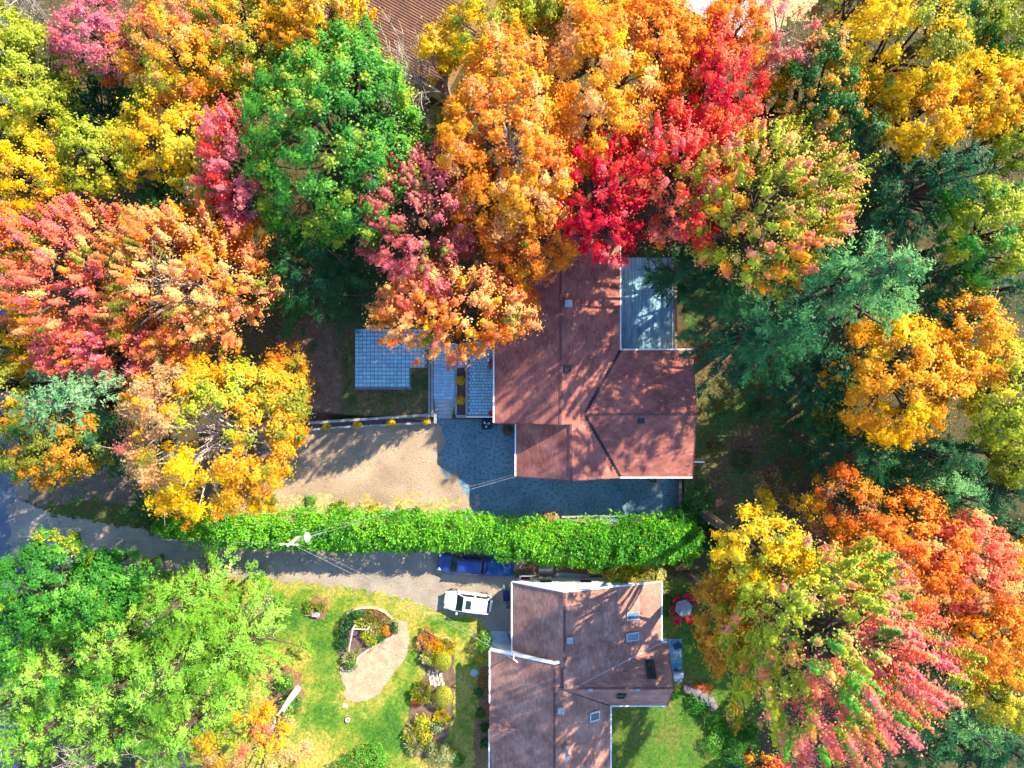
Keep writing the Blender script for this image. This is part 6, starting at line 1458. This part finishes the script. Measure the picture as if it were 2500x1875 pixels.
def litter(name, label, boxes, n, cols, seed, size=.11):
    g = np.random.default_rng(seed); C_ = np.array([lin(c) for c in cols]); Ps = []
    for (x0, y0, x1, y1, wt) in boxes:
        a = at(x0, y1); b = at(x1, y0); k = int(n * wt); Ps.append(np.array(a) + (np.array(b) - np.array(a)) * g.random((k, 2)))
    X = np.concatenate(Ps); m = len(X); z = hterr(X[:, 0], X[:, 1]) + .045
    N = unit(np.array([0, 0, 1.0]) + g.normal(size=(m, 3)) * .35); A = g.normal(size=(m, 3))
    V, F = leaf_quads(np.concatenate([X, z[:, None]], 1), N, A, size * (.7 + .7 * g.random(m)), size * (.5 + .5 * g.random(m)))
    c = C_[g.integers(0, len(C_), m)] * (.6 + .6 * g.random((m, 1))); TRI[0] += 2 * m
    return tag(link(name, np_mesh(name, V, F, M_LEAF, np.repeat(c, 4, 0))), label, 'leaves', kind='stuff')
FL = [(176, 120, 60), (150, 92, 50), (196, 150, 60), (120, 74, 46), (170, 90, 60), (90, 62, 44)]
litter('fallen_leaves', 'fallen leaves on the shaded ground beside the upper house', [(1665, 640, 2000, 1260, 1)], 5200, FL, 7)
litter('fallen_leaves', 'fallen leaves through the wood', [(0, 0, 1500, 900, .4), (1500, 0, 2500, 640, .3), (1850, 640, 2500, 1875, .3)], 15000, FL, 8, .16)
litter('fallen_leaves', 'fallen leaf specks on the lawn and driveways', [(640, 780, 1010, 1010, .2), (60, 1130, 1270, 1280, .25), (1490, 1400, 1850, 1875, .4), (650, 1400, 1050, 1860, .15)], 4200, [(196, 160, 90), (170, 120, 66), (210, 180, 110), (120, 84, 56)], 9, .08)
def roof_leaves(label, planes, n, seed):
    g = np.random.default_rng(seed); P = []
    for (x0, y0, x1, y1), (a, b, c) in planes:
        q = np.array([x0, y0]) + np.array([x1 - x0, y1 - y0]) * g.random((n, 2)); P.append(np.concatenate([q, (a * q[:, :1] + b * q[:, 1:] + c + .05)], 1))
    P = np.concatenate(P); m = len(P); C_ = np.array([lin(k) for k in ((214, 150, 60), (190, 96, 60), (220, 180, 80), (120, 70, 50))])
    V, F = leaf_quads(P, unit(np.array([0, 0, 1.0]) + g.normal(size=(m, 3)) * .3), g.normal(size=(m, 3)), .1 + .08 * g.random(m), .08 + .05 * g.random(m))
    return tag(link('fallen_leaves', np_mesh('fallen_leaves', V, F, M_LEAF, np.repeat(C_[g.integers(0, 4, m)], 4, 0))), label, 'leaves', kind='stuff')
roof_leaves('fallen leaves on the roof of the upper house', [((XW, -2, XR, YN), (SL_W, 0, E - SL_W * XW)), ((XR, 3.5, XE, YN), pe), ((XE, YR, XEE, YEN), (0, -SL_EW, E + SL_EW * YEN))], 130, 41)
roof_leaves('fallen leaves on the roof of the lower house', [((NXR + .5, -22, NX1, NY1), pN), ((SXR, -38, SX1, EYS), pSE)], 70, 42)
def stones(name, label, poly, n, seed, base):
    g = np.random.default_rng(seed); P = np.array(poly); a, b = P.min(0), P.max(0); X = a + (b - a) * g.random((n * 2, 2)); X = X[in_poly(X[:, 0], X[:, 1], poly)][:n]; m = len(X)
    s = .025 + .045 * g.random(m) ** 2; z = np.full(m, .01); an = g.random(m) * 6.28
    ring = np.array([[1, 0, 0], [0, 1, 0], [-1, 0, 0], [0, -1, 0], [0, 0, .8]]); c, s_ = np.cos(an), np.sin(an)
    V = ring[None] * s[:, None, None]; V = np.stack([V[..., 0] * c[:, None] - V[..., 1] * s_[:, None], V[..., 0] * s_[:, None] * .8 + V[..., 1] * c[:, None] * .8, V[..., 2]], -1)
    V += np.concatenate([X, z[:, None]], 1)[:, None, :]; F = (np.arange(m)[:, None, None] * 5 + np.array([[0, 1, 4], [1, 2, 4], [2, 3, 4], [3, 0, 4]])[None]).reshape(-1, 3)
    col = np.repeat(lin(base) * (.45 + .8 * g.random((m, 1))), 5, 0); TRI[0] += 4 * m
    return tag(link(name, np_mesh(name, V.reshape(-1, 3), F, M_PAVER, col)), label, 'gravel', kind='stuff')
stones('loose_gravel', 'loose stones on the upper gravel driveway', DRIVE_A, 9000, 1, (186, 166, 140))
stones('loose_gravel', 'loose stones on the drive below the hedge', DRIVE_B, 7000, 2, (186, 170, 150))
print('leaf triangles', TRI[0])
